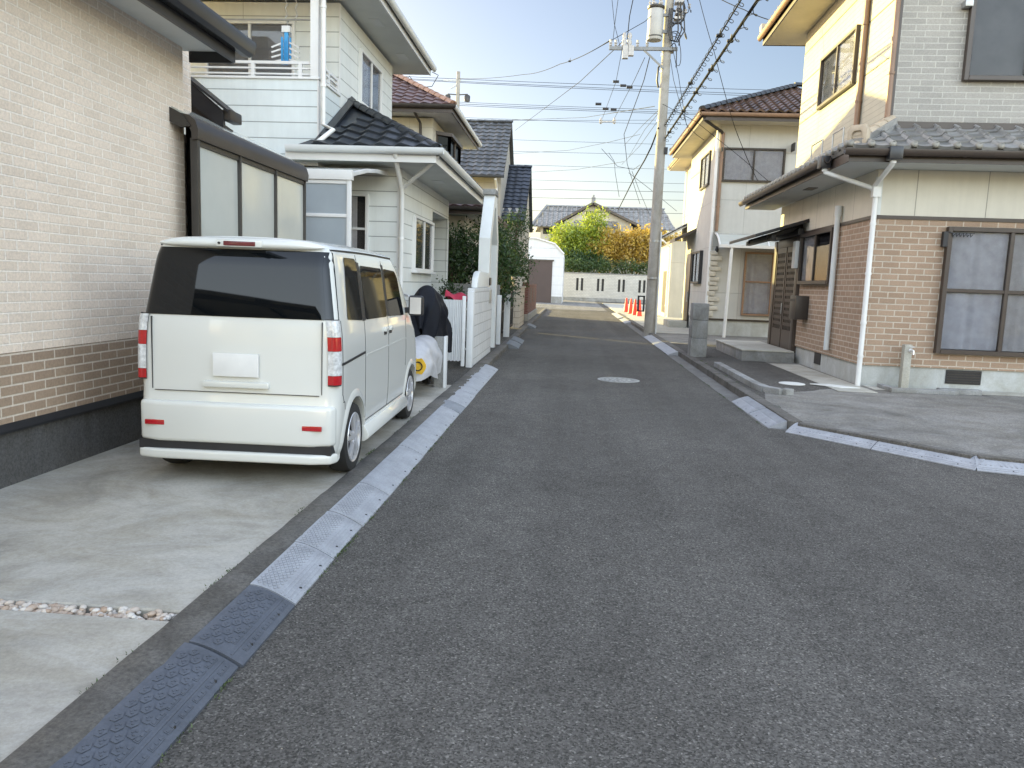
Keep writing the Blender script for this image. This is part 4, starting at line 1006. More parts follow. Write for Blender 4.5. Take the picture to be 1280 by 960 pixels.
# laundry pole, its chain hooks and the blue peg hanger
t = thing('laundry_pole', 'long dark laundry pole hung by chains above the balcony', 'laundry pole', (-6, 13.15, 5.75))
MB().tube([(-8.5, 13.15, 5.78), (-4.45, 13.15, 5.80)], .014, 8).build('pole', 'steel', t)
mb = MB()
for x in (-4.95, -4.78, -8.0):
    for i in range(12): mb.tube([(x+.02*sin(i*2.1), 13.15, 6.42-.055*i), (x+.02*sin((i+1)*2.1), 13.15, 6.42-.055*(i+1))], .007, 5)
mb.each('chain', 'steel', t)
t = thing('peg_hanger', 'folded blue peg hanger with white clips hanging over the balcony rail', 'peg hanger', (-4.93, 13.1, 5.1))
mb = MB(); mb.box(-4.96, -4.90, 13.08, 13.14, 5.08, 5.58); mb.box(-5.01, -4.98, 13.06, 13.09, 5.12, 5.5); mb.box(-4.88, -4.855, 13.10, 13.13, 5.12, 5.5)
for i in range(6): mb.box(-4.995+.02*i, -4.985+.02*i, 13.05, 13.06, 5.05, 5.45)
mb.build('frame', 'blue', t, bevel=.004)
mb = MB()
for i in range(4):
    for s in (-1, 1): mb.beam((-4.93+s*.05, 13.1, 5.15+.09*i), (-4.93+s*.24, 13.06, 5.09+.08*i), .02, .025)
mb.box(-5.0, -4.86, 13.07, 13.16, 5.58, 5.68); mb.each('clip', 'white_trim', t)
MB().tube([(-4.93, 13.12, 5.66), (-4.93, 13.14, 5.74), (-4.93, 13.17, 5.81), (-4.93, 13.2, 5.77)], .008, 6).build('hook', 'steel', t)

# ------------------------------------------------------------------ covered two-wheelers, gate and walls along the left kerb
SCO = thing('covered_scooter', 'scooter under a silver cover with a yellow emblem, just ahead of the van', 'scooter', (-2.0, 10.2, GL))
def cover(fn_w, fn_h, y0, y1, x, z0, ripple, seed, nu=26, nv=30):
    def f(u, v):
        y = y0+(y1-y0)*u; w, h, b = fn_w(u), fn_h(u), z0(u); a = pi*v
        fold = ripple*sin(v*31+seed+3*sin(u*7))*(1-sin(a))*1.3+ripple*.6*sin(u*23+v*9+seed)
        return (x-cos(a)*(w+fold)*(1 if v not in (0,) else 1), y+ripple*.7*sin(v*17+seed), b+(h-b)*(sin(a)**.55)+ripple*.5*sin(u*15+v*5))
    return MB().grid(f, nu, nv)
cl_ = lambda u: max(0., 1-abs(2*u-1)**5)
cv = cover(lambda u: .03+.23*cl_(u)**.5, lambda u: .36+(.16+.30*sin(pi*min(1, .10+u*.6)))*cl_(u)**.4, 9.60, 11.2, -2.05, lambda u: .30+.04*sin(u*9), .02, 1.)
cv.build('cover', 'silver_cover', SCO, smooth=70, fix=False)
mb = MB()
for yy in (9.75, 11.0):
    mb.lathe([(.15, -.05), (.215, -.045), (.23, 0), (.215, .045), (.15, .05)], (-2.05, yy, GL+.23), 26, axis='x', caps=False)
    mb.lathe([(.15, -.01), (.03, -.03), (.03, .03), (.15, .01)], (-2.05, yy, GL+.23), 18, axis='x', caps=False)
mb.build('wheel', 'tyre', SCO)
e0 = Vector((-1.82, 9.66, .62))
mb = MB()
def emb(r0, r1, z, nn=26): 
    q = []
    for i in range(nn):
        a = 2*pi*i/nn; q.append(((-1.985+cos(a)*r1), 9.60-.004*z, .60+sin(a)*r1*(1+.06*sin(a*5))))
    return q
MB().prism([(-1.905+cos(2*pi*i/24)*.105, 9.585, .50+sin(2*pi*i/24)*.105*(1+.12*cos(6*pi*i/12))) for i in range(24)], (0, .01, 0)).build('emblem', 'yellow', SCO)
MB().lathe([(.062, 0), (.062, .006), (.048, .006), (.048, 0)], (-1.905, 9.578, .50), 24, axis='y', caps=False).build('emblem_ring', 'black', SCO)
BIK = thing('covered_bicycle', 'bicycle with its handlebar and child seat under a black cover behind the silver scooter', 'bicycle', (-2.0, 11.3, GL))
cover(lambda u: .04+.215*cl_(u)**.4, lambda u: .9+(.54+.06*sin(u*5))*cl_(u)**.3, 10.70, 11.85, -2.09, lambda u: .56+.06*sin(u*7), .034, 4., 44, 48).build('cover', 'black_cover', BIK, smooth=70, fix=False)
def bike_wheel(par, x, y, z, r=.31):
    w = MB(); w.lathe([(r-.03, -.018), (r, -.012), (r+.006, 0), (r, .012), (r-.03, .018)], (x, y, z), 34, axis='x', caps=False); o = w.build('wheel', 'tyre', par)
    s = MB()
    for i in range(12):
        a = 2*pi*i/12; s.tube([(x+.01, y, z), (x, y+cos(a)*(r-.02), z+sin(a)*(r-.02))], .0025, 4)
    s.build('spoke', 'steel', o)
bike_wheel(BIK, -1.93, 11.25, GL+.33); bike_wheel(BIK, -2.05, 12.3, GL+.33)
mb = MB(); mb.tube([(-1.95, 11.25, .42), (-1.97, 11.4, .95)], .02, 8); mb.tube([(-1.97, 11.4, .9), (-2.03, 12.0, .75), (-2.05, 12.3, .42)], .018, 8); mb.build('frame', 'steel', BIK)
PW = thing('stub_wall', 'short grey wall end with a white edge beside the black covered bicycle', 'wall', (-1.8, 10.8, GL))
B(-1.90, -1.765, 10.72, 10.86, -.02, .80).build('wall', 'block', PW, bevel=.006); B(-1.763, -1.735, 10.70, 10.88, -.02, .81).build('edge', 'pole_white', PW, bevel=.004)
# white folding gate leaf with ribs, pushed open
GT = thing('folding_gate', 'white ribbed gate leaf folded open beside the white block wall', 'gate', (-2.0, 13.2, GL))
mb = MB()
for i in range(13):
    x = -2.22+.031*i; mb.box(x, x+.025, 13.05-.012*(i % 2), 13.075, .22+.012*(i % 2), 1.27)
mb.box(-2.23, -1.82, 13.076, 13.10, .30, 1.25); mb.build('leaf', 'pole_white', GT)
B(-1.845, -1.79, 13.02, 13.10, .14, 1.34).build('stile', 'pole_white', GT, bevel=.006)
mb = MB()
for z in (.42, .75, 1.1): mb.box(-1.79, -1.765, 13.04, 13.07, z, z+.035)
mb.each('hinge', 'steel', GT)
t = thing('red_cloth', 'dark red cloth draped behind the white gate', 'cloth', (-2.0, 13.6, 1.3))
def rc(u, v): return (-2.22+.42*u, 13.45+.3*v, 1.24+.10*sin(pi*v)+.03*sin(u*9+v*4)+.06*(1-u))
MB().grid(rc, 14, 10).build('cloth', 'red_cloth', t, fix=False)
t = thing('parked_bicycle', 'bicycle with a chrome handlebar showing above the black cover', 'bicycle', (-2.6, 12.9, GL))
bike_wheel(t, -2.62, 12.5, GL+.33); bike_wheel(t, -2.66, 13.5, GL+.33)
mb = MB(); mb.tube([(-2.62, 12.5, .42), (-2.62, 12.7, 1.22)], .018, 8); mb.tube([(-2.62, 12.66, 1.0), (-2.66, 13.1, .75), (-2.66, 13.5, .42)], .018, 8); mb.build('frame', 'steel', t)
mb = MB(); 
for s in (-1, 1): mb.tube([(-2.62, 12.7, 1.22), (-2.62+.08*s, 12.66, 1.32), (-2.62+.26*s, 12.72, 1.36), (-2.62+.29*s, 12.86, 1.34)], .014, 8)
for s in (-1, 1): mb.tube([(-2.62+.15*s, 12.62, 1.32), (-2.62+.02*s, 12.48, 1.30), (-2.62, 12.42, 1.2)], .008, 6)
mb.build('handlebar', 'chrome', t)
MB().lathe([(0, 0), (.035, 0), (.04, .03), (.0, .05)], (-2.5, 12.70, 1.37), 12).build('bell', 'chrome', t)
mb = MB(); 
for i in range(7): mb.beam((-2.72, 12.38+.03*i, 1.05), (-2.52, 12.38+.03*i, 1.05), .006, .006); mb.beam((-2.72+.033*i, 12.36, 1.05), (-2.72+.033*i, 12.36, 1.25), .006, .006)
mb.box(-2.73, -2.51, 12.35, 12.60, 1.24, 1.25); mb.build('basket', 'steel', t)
# white block wall with the arch
BW = thing('block_wall', 'white painted block wall with a rounded head under the white arch', 'wall', (-1.85, 15, GL))
XW = -1.72
B(XW-.12, XW, 13.62, 16.7, -.02, 1.47).build('wall', 'white_block', BW, bevel=.008, smooth=0)
B(XW-.095, XW+.015, 13.42, 13.62, -.02, 1.42).build('gatepost', 'pole_white', BW, bevel=.01)
mb = MB(); mb.prism([(XW-.14, 14.2, 1.471), (XW-.14, 16.18, 1.471), (XW-.14, 16.18, 1.78), (XW-.14, 14.7, 1.79), (XW-.14, 14.5, 1.76), (XW-.14, 14.3, 1.66)], (.12, 0, 0)); mb.build('wall_head', 'white_paint', BW, bevel=.03)
B(XW-.003, XW+.012, 16.05, 16.45, 1.15, 1.42).build('name_plate', 'steel', BW, bevel=.004)
B(XW-.02, XW+.006, 16.2, 16.42, 1.52, 1.68).build('intercom', 'bronze', BW, bevel=.004)
AR = thing('gate_arch', 'tall white house-shaped arch rising over the gate opening', 'arch', (-1.85, 17.1, GL))
yz_o = [(16.2, 1.45), (16.2, 2.50), (16.88, 3.45), (17.35, 3.45), (18.0, 2.50), (18.0, -.02), (17.74, -.02), (17.74, 2.42), (17.22, 3.20), (17.0, 3.20), (16.46, 2.42), (16.46, 1.45)]
MB().prism([(XW-.26, y, z) for y, z in yz_o], (.235, 0, 0)).build('arch_frame', 'white_paint', AR, bevel=.006, smooth=0)
B(XW-.28, XW-.005, 16.8, 17.42, 3.452, 3.57).build('arch_cap', 'block', AR, bevel=.01)
t = thing('white_gatepost', 'slim white post with a dark slot standing before the dark wall', 'post', (-1.76, 21.4, GL))
B(-1.86, -1.70, 21.4, 21.56, -.02, 1.29).build('post', 'pole_white', t, bevel=.008); B(-1.79, -1.77, 21.392, 21.40, .98, 1.12).build('slot', 'black', t)
t = thing('gate_stile', 'white gate stile next to the foot of the white arch', 'post', (-1.74, 18.8, GL)); B(-1.80, -1.70, 18.7, 18.82, GL, 1.28).build('post', 'pole_white', t, bevel=.008)
tag(B(-7.5, -1.80, 19.2, 19.36, -.02, 1.52).build('concrete_wall', 'block', bevel=.008), 'plain grey concrete wall behind the white arch', 'wall')
t = thing('tan_wall', 'short tan block wall with a plant pot on its top', 'wall', (-1.9, 26, GL))
B(-2.02, -1.74, 25.95, 28.6, -.02, 1.42).build('wall', 'tan_block', t, bevel=.006, smooth=0); B(-2.06, -1.70, 25.93, 28.62, 1.421, 1.48).build('coping', 'tan_block', t, bevel=.006)
tag(MB().lathe([(.0, 1.482), (.15, 1.482), (.22, 1.75), (.245, 1.76), (.245, 1.80), (.2, 1.80), (.19, 1.74), (0, 1.74)], (-1.88, 26.6, 0), 20, caps=False).build('plant_pot', 'terracotta'), 'pale plant pot standing on the tan block wall', 'plant pot')
def barred_gate(label, y0, y1, x):
    t = thing('barred_gate', label, 'gate', (x, (y0+y1)/2, GL)); mb = MB()
    for i in range(int((y1-y0)/.11)+1): mb.box(x-.012, x+.012, y0+.11*i, y0+.11*i+.03, .15, 1.30)
    mb.build('bars', 'black', t); mb = MB()
    for z in (.2, .75, 1.28): mb.box(x-.018, x+.018, y0, y1, z, z+.04)
    mb.build('frame', 'black', t)
barred_gate('black barred gate between the slim white post and the tan wall', 21.7, 25.9, -1.95); barred_gate('black barred gate between the tan wall and the russet brick wall', 28.7, 30.8, -1.95)
t = thing('russet_wall', 'dark russet brick wall with slits near the end of the left side', 'wall', (-1.9, 34, GL))
mb = MB(); mb.box(-2.15, -1.74, 31.0, 31.4, .35, 1.62); mb.box(-2.0, -1.76, 31.402, 38.5, .35, 1.55); mb.build('wall', 'rust_brick', t, smooth=0)
B(-2.16, -1.70, 30.95, 38.55, -.02, .35).build('footing', 'block', t)
mb = MB()
for y in (33, 33.7, 35.6, 36.3): mb.box(-1.765, -1.755, y, y+.3, .75, 1.4)
mb.each('slit', 'black', t)

# ------------------------------------------------------------------ house 3: brown tiles, cream walls
H3 = thing('brown_roofed_house', 'cream house with purple-brown roof tiles and a corner bay window, beyond the white boarded house', 'house', (-6, 24, GL))
B(-12, -4.09, 22, 26.6, 3.3, 6.06).build('upper_wall', 'cream_wall', H3, smooth=0); B(-12, -2.95, 20.9, 26.3, -.02, 3.32).build('lower_wall', 'cream_wall', H3, smooth=0)
mb = MB(); mb.box(-12, -3.47, 21.4, 27.2, 6.10, 6.13); mb.box(-12, -2.42, 20.35, 26.9, 3.34, 3.37); mb.each('soffit', 'soffit', H3, smooth=0)
mb = MB(); mb.box(-3.47, -3.44, 21.38, 27.2, 6.08, 6.24); mb.box(-12, -3.44, 21.35, 21.378, 6.08, 6.24); mb.box(-2.418, -2.39, 20.3, 26.9, 3.32, 3.46); mb.box(-12, -2.39, 20.27, 20.298, 3.32, 3.46); mb.each('fascia', 'brown_alu', H3, smooth=0)
mb = gutter(MB(), [(-12, 21.3, 6.27), (-3.35, 21.3, 6.27)]); gutter(mb, [(-12, 20.2, 3.49), (-2.3, 20.2, 3.49)]); mb.each('gutter', 'bronze', H3)
gutter(MB(), [(-3.38, 21.3, 6.27), (-3.38, 27.25, 6.27)]).build('gutter', 'gutter_white', H3)
tiles([(-3.38, 21.32, 6.28), (-12, 21.32, 6.28), (-12, 24.3, 8.05), (-6.4, 24.3, 8.05)], (1, 0, 0), .30, .28, .04, .03).build('upper_roof', 'tile_plum', H3)
tiles([(-3.38, 21.32, 6.28), (-6.4, 24.3, 8.05), (-3.38, 27.28, 6.28)], (0, 1, 0), .30, .28, .04, .03).build('upper_roof', 'tile_plum', H3)
tiles([(-3.38, 27.28, 6.28), (-6.4, 24.3, 8.05), (-12, 24.3, 8.05), (-12, 27.28, 6.28)], (1, 0, 0), .30, .28, .04, .03, k=4).build('upper_roof', 'tile_plum', H3)
ridges(H3, 'ridge_tile', 'ridge_brown', ((-3.42, 21.36, 6.33), (-6.4, 24.3, 8.12), .11), ((-3.42, 27.24, 6.33), (-6.4, 24.3, 8.12), .11)); ridge(MB(), (-12, 24.3, 8.14), (-6.4, 24.3, 8.14), .12).build('ridge_tile', 'ridge_brown', H3, smooth=50)
tiles([(-2.32, 20.22, 3.50), (-12, 20.22, 3.50), (-12, 22.0, 4.25), (-4.07, 22.0, 4.25)], (1, 0, 0), .30, .28, .045, .03).build('lower_roof', 'tile_plum', H3)
tiles([(-2.32, 20.22, 3.50), (-4.07, 22.0, 4.25), (-4.07, 25.2, 4.25), (-2.32, 26.9, 3.50)], (0, 1, 0), .30, .28, .045, .03).build('lower_roof', 'tile_plum', H3)
ridge(MB(), (-2.36, 20.26, 3.55), (-4.05, 22.0, 4.30), .1).build('ridge_tile', 'tile_plum', H3, smooth=50)
downpipe(H3, [(-4.55, 21.36, 6.2), (-4.42, 21.9, 5.9), (-4.38, 21.95, 4.3)], 'bronze', .04)
# bay window, shuttered windows
mb = MB(); mb.prism([(-4.09, 22.6, 4.35), (-3.72, 22.9, 4.35), (-3.72, 24.9, 4.35), (-4.09, 25.2, 4.35)], (0, 0, .25)); mb.prism([(-4.09, 22.5, 5.72), (-3.66, 22.85, 5.72), (-3.66, 24.95, 5.72), (-4.09, 25.3, 5.72)], (0, 0, .10))
for a, c in (((-4.07, 22.62), (-3.74, 22.9)), ((-3.74, 22.9), (-3.74, 24.9)), ((-3.74, 24.9), (-4.07, 25.18))):
    for q in (a, c): mb.box(q[0]-.03, q[0]+.03, q[1]-.03, q[1]+.03, 4.6, 5.72)
mb.box(-3.76, -3.72, 23.85, 23.91, 4.6, 5.72)
bw = mb.build('bay_window', 'brown_alu', H3)
mb = MB(); mb.prism([(-4.05, 22.64, 4.6), (-3.76, 22.92, 4.6), (-3.76, 24.88, 4.6), (-4.05, 25.14, 4.6)], (0, 0, 1.12)); mb.build('pane', 'van_glass', bw, smooth=0)
window(H3, 'y', 20.9, -3.95, -3.3, 1.5, 2.75, -1, 'bronze', 1, None, 'grey_in', name='window')
window(H3, 'y', 22, -6.6, -5.3, 4.6, 5.7, -1, 'bronze', 2, None, 'dark_in', 'lace', name='window')

# ------------------------------------------------------------------ house 4: steep grey and navy gables
H4 = thing('gabled_house', 'house with steep grey and navy tiled gables behind the brown roofed house', 'house', (-5, 33, GL))
mb = MB(); mb.prism([(-2.95, 30.5, 0), (-2.95, 35.5, 0), (-2.95, 35.5, 5.9), (-2.95, 33.0, 8.0), (-2.95, 30.5, 5.9)], (-2.1, 0, 0)); mb.build('wall', 'beige_wall', H4, smooth=0)
mb = MB(); mb.prism([(-2.12, 31.4, 0), (-2.12, 36.6, 0), (-2.12, 36.6, 4.4), (-2.12, 34.0, 6.3), (-2.12, 31.4, 4.4)], (-.82, 0, 0)); mb.build('wing_wall', 'beige_wall', H4, smooth=0)
tiles([(-2.80, 30.0, 5.62), (-5.15, 30.0, 5.62), (-5.15, 33, 8.18), (-2.80, 33, 8.18)], (1, 0, 0), .30, .28, .035, .035).build('roof', 'tile_grey', H4)
tiles([(-2.80, 36.0, 5.62), (-5.15, 36.0, 5.62), (-5.15, 33, 8.18), (-2.80, 33, 8.18)], (1, 0, 0), .30, .28, .035, .035, k=3).build('roof', 'tile_grey', H4)
tiles([(-1.98, 31.0, 4.02), (-3.25, 31.0, 4.02), (-3.25, 34, 6.52), (-1.98, 34, 6.52)], (1, 0, 0), .30, .28, .03, .035).build('wing_roof', 'tile_navy', H4)
tiles([(-1.98, 37.0, 4.02), (-3.25, 37.0, 4.02), (-3.25, 34, 6.52), (-1.98, 34, 6.52)], (1, 0, 0), .30, .28, .03, .035, k=3).build('wing_roof', 'tile_navy', H4)
mb = ridge(MB(), (-5.15, 33, 8.22), (-2.78, 33, 8.22), .1); mb.build('ridge_tile', 'tile_grey', H4, smooth=50); ridge(MB(), (-3.25, 34, 6.56), (-1.97, 34, 6.56), .1).build('ridge_tile', 'tile_navy', H4, smooth=50)
gutter(MB(), [(-5.15, 29.95, 5.62), (-2.78, 29.95, 5.62)]).build('gutter', 'tile_navy', H4)
downpipe(H4, [(-3.1, 29.98, 5.5), (-3.1, 30.42, 5.2), (-3.1, 30.46, .2)], 'white_pipe', .05)
window(H4, 'y', 30.5, -4.6, -3.6, 3.9, 4.9, -1, 'bronze', 2, None, 'dark_in', name='window')

# ------------------------------------------------------------------ garage, far wall, hedge, temple-like house at the end
GA = thing('white_garage', 'white garage with a brown roller shutter at the end of the left side', 'garage', (-3, 66, 0))
fp = [(-7.5, -.02), (-.80, -.02), (-.80, 4.05), (-1.55, 4.85), (-3.1, 5.27), (-7.5, 5.3)]
MB().prism([(x, 65, z) for x, z in fp], (0, 7, 0)).build('wall', 'white_gar', GA, smooth=0)
mb = MB()
for a, c in zip(fp[2:], fp[3:]): mb.beam((a[0]+.02, 64.95, a[1]+.05), (c[0]-.02, 64.95, c[1]+.05), .2, .1)
mb.build('roof_trim', 'white_trim', GA)
B(-6.6, -1.72, 64.95, 64.99, .0, 3.45).build('shutter', 'brown_shutter', GA, smooth=0); B(-1.72, -.82, 64.97, 64.992, .0, .55).build('plinth', 'block', GA, smooth=0); B(-6.7, -1.60, 64.90, 64.948, 3.45, 3.58).build('shutter_box', 'brown_alu', GA)
FW = thing('slit_wall', 'pale brick garden wall with pairs of dark slits facing down the road', 'wall', (4, 78.6, 0))
xs = [(.51, .98), (2.60, 3.06), (4.70, 5.15), (6.75, 7.2)]; sl = sorted([x for p in xs for x in p]); mb = MB(); px_ = -1.2
for x in sl: mb.box(px_, x-.12, 78.5, 78.75, .35, 2.72); mb.box(x-.12, x+.12, 78.5, 78.75, .35, 1.03); mb.box(x-.12, x+.12, 78.5, 78.75, 2.28, 2.72); px_ = x+.12
mb.box(px_, 9.75, 78.5, 78.75, .35, 2.72); mb.build('wall', 'stone_wall', FW, smooth=0)
B(-1.2, 9.75, 78.46, 78.78, -.02, .348).build('footing', 'block', FW); B(-1.25, 9.8, 78.45, 78.8, 2.722, 2.82).build('coping', 'block', FW, bevel=.02)
mb = MB(); 
for x in sl: mb.box(x-.118, x+.118, 78.70, 78.745, 1.035, 2.275)
mb.each('slit', 'black', FW)
tag(B(-1.45, -1.22, 78.3, 78.5, -.02, 2.75).build('gate_post', 'black', bevel=.01), 'dark post between the white garage and the slit wall', 'post')
t = thing('board_fence', 'dark brown board fence right of the slit wall', 'fence', (11, 78.4, 0)); B(9.9, 16, 78.4, 78.5, .1, 2.35).build('boards', 'brown_fence', t, smooth=0); B(9.85, 9.99, 78.3, 78.399, -.02, 2.5).build('post', 'black', t)
FH = thing('hip_gabled_house', 'old house with grey ribbed tiles and a front gable above the trees', 'house', (3, 92, 0))
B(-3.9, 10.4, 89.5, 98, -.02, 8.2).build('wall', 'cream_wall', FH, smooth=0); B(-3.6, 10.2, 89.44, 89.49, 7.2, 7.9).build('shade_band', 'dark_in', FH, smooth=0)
tiles([(-4.9, 88.2, 7.95), (11.2, 88.2, 7.95), (10.2, 92.5, 10.6), (-3.4, 92.5, 10.6)], (1, 0, 0), .55, .5, .14, .03, k=6, kind='pan').build('roof', 'tile_silver', FH)
tiles([(-4.9, 97.5, 7.95), (11.2, 97.5, 7.95), (10.2, 92.5, 10.6), (-3.4, 92.5, 10.6)], (1, 0, 0), .55, .5, .14, .03, k=3, kind='pan').build('roof', 'tile_silver', FH)
ridges(FH, 'ridge_tile', 'ridge_silver', ((-3.5, 92.5, 10.62), (10.3, 92.5, 10.62), .22, .6), ((-4.9, 88.2, 8.1), (-3.4, 92.5, 10.7), .16, .5), ((1.9, 86.8, 10.62), (1.9, 92.4, 10.66), .2, .5))
gx0, gx1, gp = -2.2, 7.2, 1.9
MB().prism([(gx0+1.0, 87.6, 8.2), (gx1-1.0, 87.6, 8.2), (gx1-1.0, 87.6, 8.5), (gp, 87.6, 10.35), (gx0+1.0, 87.6, 8.5)], (0, 4, 0)).build('gable_wall', 'cream_wall', FH, smooth=0)
B(-1.6, 6.4, 87.5, 87.9, 3.0, 8.2).build('gable_base', 'beige_wall', FH, smooth=0)
tiles([(gx0, 86.9, 8.25), (gx0, 91.5, 8.25), (gp, 91.5, 10.62), (gp, 86.9, 10.62)], (0, 1, 0), .5, .5, .12, .03, k=4, kind='pan', deck=.16).build('gable_roof', 'tile_silver', FH)
tiles([(gx1, 86.9, 8.25), (gx1, 91.5, 8.25), (gp, 91.5, 10.62), (gp, 86.9, 10.62)], (0, 1, 0), .5, .5, .12, .03, k=4, kind='pan', deck=.16).build('gable_roof', 'tile_silver', FH)
tiles([(-.4, 86.4, 7.9), (5.0, 86.4, 7.9), (4.6, 87.6, 8.65), (0, 87.6, 8.65)], (1, 0, 0), .5, .4, .12, .03, k=6, kind='pan').build('pent_roof', 'tile_silver', FH)
mb = MB(); mb.beam((gx0-.05, 86.85, 8.15), (gp, 86.85, 10.55), .1, .25); mb.beam((gx1+.05, 86.85, 8.15), (gp, 86.85, 10.55), .1, .25); mb.each('barge_board', 'brown_alu', FH)
mb = MB(); mb.box(gp-.22, gp+.22, 86.7, 87.1, 10.55, 11.15); mb.box(gp-.1, gp+.1, 86.75, 87.05, 11.15, 11.4); mb.build('finial', 'ridge_silver', FH)
mb = MB(); 
for i in range(5): mb.box(1.15+.3*i, 1.35+.3*i, 87.53, 87.59, 9.2, 9.75)
mb.build('gable_vent', 'dark_in', FH)

FH.scale = (1.16,)*3; FH.location = (3*1.16, 92*1.16, -.22)

# ------------------------------------------------------------------ right house 1: russet brick base, cream band, grey tiled skirt roof
ANG = radians(-.9)
R1 = thing('skirt_roofed_house', 'house with a russet brick ground floor, cream band and grey tiled skirt roof', 'house', (4.83, 13.14, GR), ANG)
X0, Y0, Y1_, XE = 4.83, 13.14, 19.3, 13.5
B(X0, XE, Y0, Y1_, .452, 2.86).build('brick_wall', 'red_brick', R1, smooth=0)
B(X0+.03, XE, Y0+.03, Y1_, -.02, .452).build('plinth', 'plinth', R1, smooth=0)
B(X0+.004, XE, Y0+.004, Y1_-.002, 2.862, 3.62).build('upper_band', 'cream_panel', R1, smooth=0)
mb = MB(); mb.box(X0-.022, XE, Y0-.022, Y0-.001, 2.84, 2.895); mb.box(X0-.022, X0-.001, Y0, Y1_, 2.84, 2.895); mb.each('band_trim', 'brown_alu', R1)
B(X0-.008, X0+.09, Y0-.008, Y0+.06, 2.9, 3.5).build('corner_trim', 'soffit', R1)
X2, Y2 = 5.0, 13.3
B(X2, XE, Y2, 18.9, 3.7, 7.45).build('front_wall', 'grey_brick', R1, smooth=0)
B(X2-.02, X2-.002, Y2+.06, 18.9, 3.7, 7.45).build('side_wall', 'cream_board', R1, smooth=0)
B(X2-.025, X2+.02, Y2-.012, Y2+.055, 3.7, 7.45).build('corner_trim', 'brown_alu', R1)
mb = MB()
for z in (5.45, 6.35, 7.0): mb.box(X2-.028, X2-.019, Y2+.06, 18.9, z, z+.02)
mb.each('side_joint', 'brown_alu', R1)
# skirt roof
EX, EY, EZ = 4.13, 12.44, 3.83
mb = MB(); mb.box(EX+.02, X0+.01, EY+.02, 20.1, 3.625, 3.66); mb.box(X0+.0101, XE, EY+.02, Y0+.2, 3.625, 3.66); mb.each('soffit', 'soffit', R1, smooth=0)
mb = MB(); mb.box(EX, EX+.02, EY, 20.1, 3.62, 3.80); mb.box(EX+.021, XE, EY, EY+.02, 3.62, 3.80); mb.each('fascia', 'brown_alu', R1, smooth=0)
B(4.42, 4.6, 15.6, 16.0, 3.615, 3.624).build('soffit_vent', 'bronze', R1)
tiles([(EX-.05, EY-.05, EZ), (XE, EY-.05, EZ), (XE, Y2-.01, EZ+.47), (X2-.01, Y2-.01, EZ+.47)], (1, 0, 0), .31, .27, .062, .028, k=22, kind='pan').build('skirt_roof', 'tile_silver', R1)
tiles([(EX-.05, EY-.05, EZ), (X2-.01, Y2-.01, EZ+.47), (X2-.01, 19.3, EZ+.47), (EX-.05, 20.15, EZ)], (0, 1, 0), .31, .27, .062, .028, k=20, kind='pan').build('skirt_roof', 'tile_silver', R1)
mb2 = MB()   # round end caps of the tile rolls along both eaves
for j in range(0, 33):
    x = EX-.05+.31*j+.040
    if x < XE: mb2.lathe([(0, -.02), (.035, -.016), (.052, .0), (.052, .03)], (x, EY-.07, EZ+.050), 12, axis='y')
for j in range(0, 26):
    y = EY-.05+.31*j+.040
    if y < 20.1: mb2.lathe([(0, -.02), (.035, -.016), (.052, .0), (.052, .03)], (EX-.07, y, EZ+.050), 12, axis='x')
mb2.each('eave_cap', 'cap_tile', R1, smooth=60)
ridges(R1, 'hip_tile', 'ridge_tan', ((EX+.16, EY+.16, EZ+.16), (X2, Y2, EZ+.62), .085, .26), ((EX-.02, EY-.02, EZ+.02), (EX+.20, EY+.20, EZ+.12), .06, .2))
mb = MB(); a, c = Vector((EX+.14, EY+.14, EZ+.10)), Vector((X2, Y2, EZ+.56))
mb.beam(a, c, .22, .10); mb.beam(a-Vector((0, 0, .08)), c-Vector((0, 0, .08)), .26, .06); mb.build('hip_base', 'tile_silver', R1)
d_ = Vector((-1, -1, 0)).normalized(); s_ = Vector((1, -1, 0)).normalized(); o_ = Vector((EX+.13, EY+.13, EZ+.06)); mb = MB()
pr = [(-.15, 0), (-.155, .22), (-.11, .30), (.11, .30), (.155, .22), (.15, 0), (.09, 0), (.085, .17), (.05, .21), (-.05, .21), (-.085, .17), (-.09, 0)]
mb.prism([o_+s_*x+Vector((0, 0, z)) for x, z in pr], -d_*.12); mb.prism([o_-d_*.03+s_*x+Vector((0, 0, z)) for x, z in ((-.09, 0), (-.085, .17), (-.05, .21), (.05, .21), (.085, .17), (.09, 0))], -d_*.09)
mb.build('ridge_end_tile', 'ridge_tan', R1, bevel=.008)
mb = MB(); mb.box(X2-.01, XE, Y2-.10, Y2-.001, EZ+.44, EZ+.50); mb.box(X2-.01, XE, Y2-.05, Y2-.001, EZ+.50, EZ+.56); mb.build('flashing', 'brown_alu', R1)
mb = gutter(MB(), [(EX-.10, EY-.10, EZ-.05), (XE, EY-.10, EZ-.05)], .11, .10); gutter(mb, [(EX-.10, EY+.72, EZ-.05), (EX-.10, 20.2, EZ-.05)], .11, .10)
for x in range(10): mb.box(4.9+x*.88, 4.93+x*.88, EY-.10, EY+.0, EZ-.13, EZ-.11)
mb.each('gutter', 'brown_alu', R1)
mb = MB(); mb.box(4.66, 4.86, EY-.19, EY-.02, EZ-.20, EZ-.0); mb.box(EX-.19, EX-.02, 13.2, 13.42, EZ-.20, EZ-.0); mb.each('hopper', 'black_gloss', R1, bevel=.025)
downpipe(R1, [(4.76, EY-.10, EZ-.19), (4.75, EY-.08, EZ-.25), (4.77, Y0-.08, EZ-.48), (4.79, Y0-.065, EZ-.55)], 'white_pipe', .038)
downpipe(R1, [(EX-.10, 13.3, EZ-.19), (EX-.09, 13.28, EZ-.26), (X0-.10, Y0-.0, EZ-.50), (X0-.05, Y0-.05, EZ-.55)], 'white_pipe', .038)
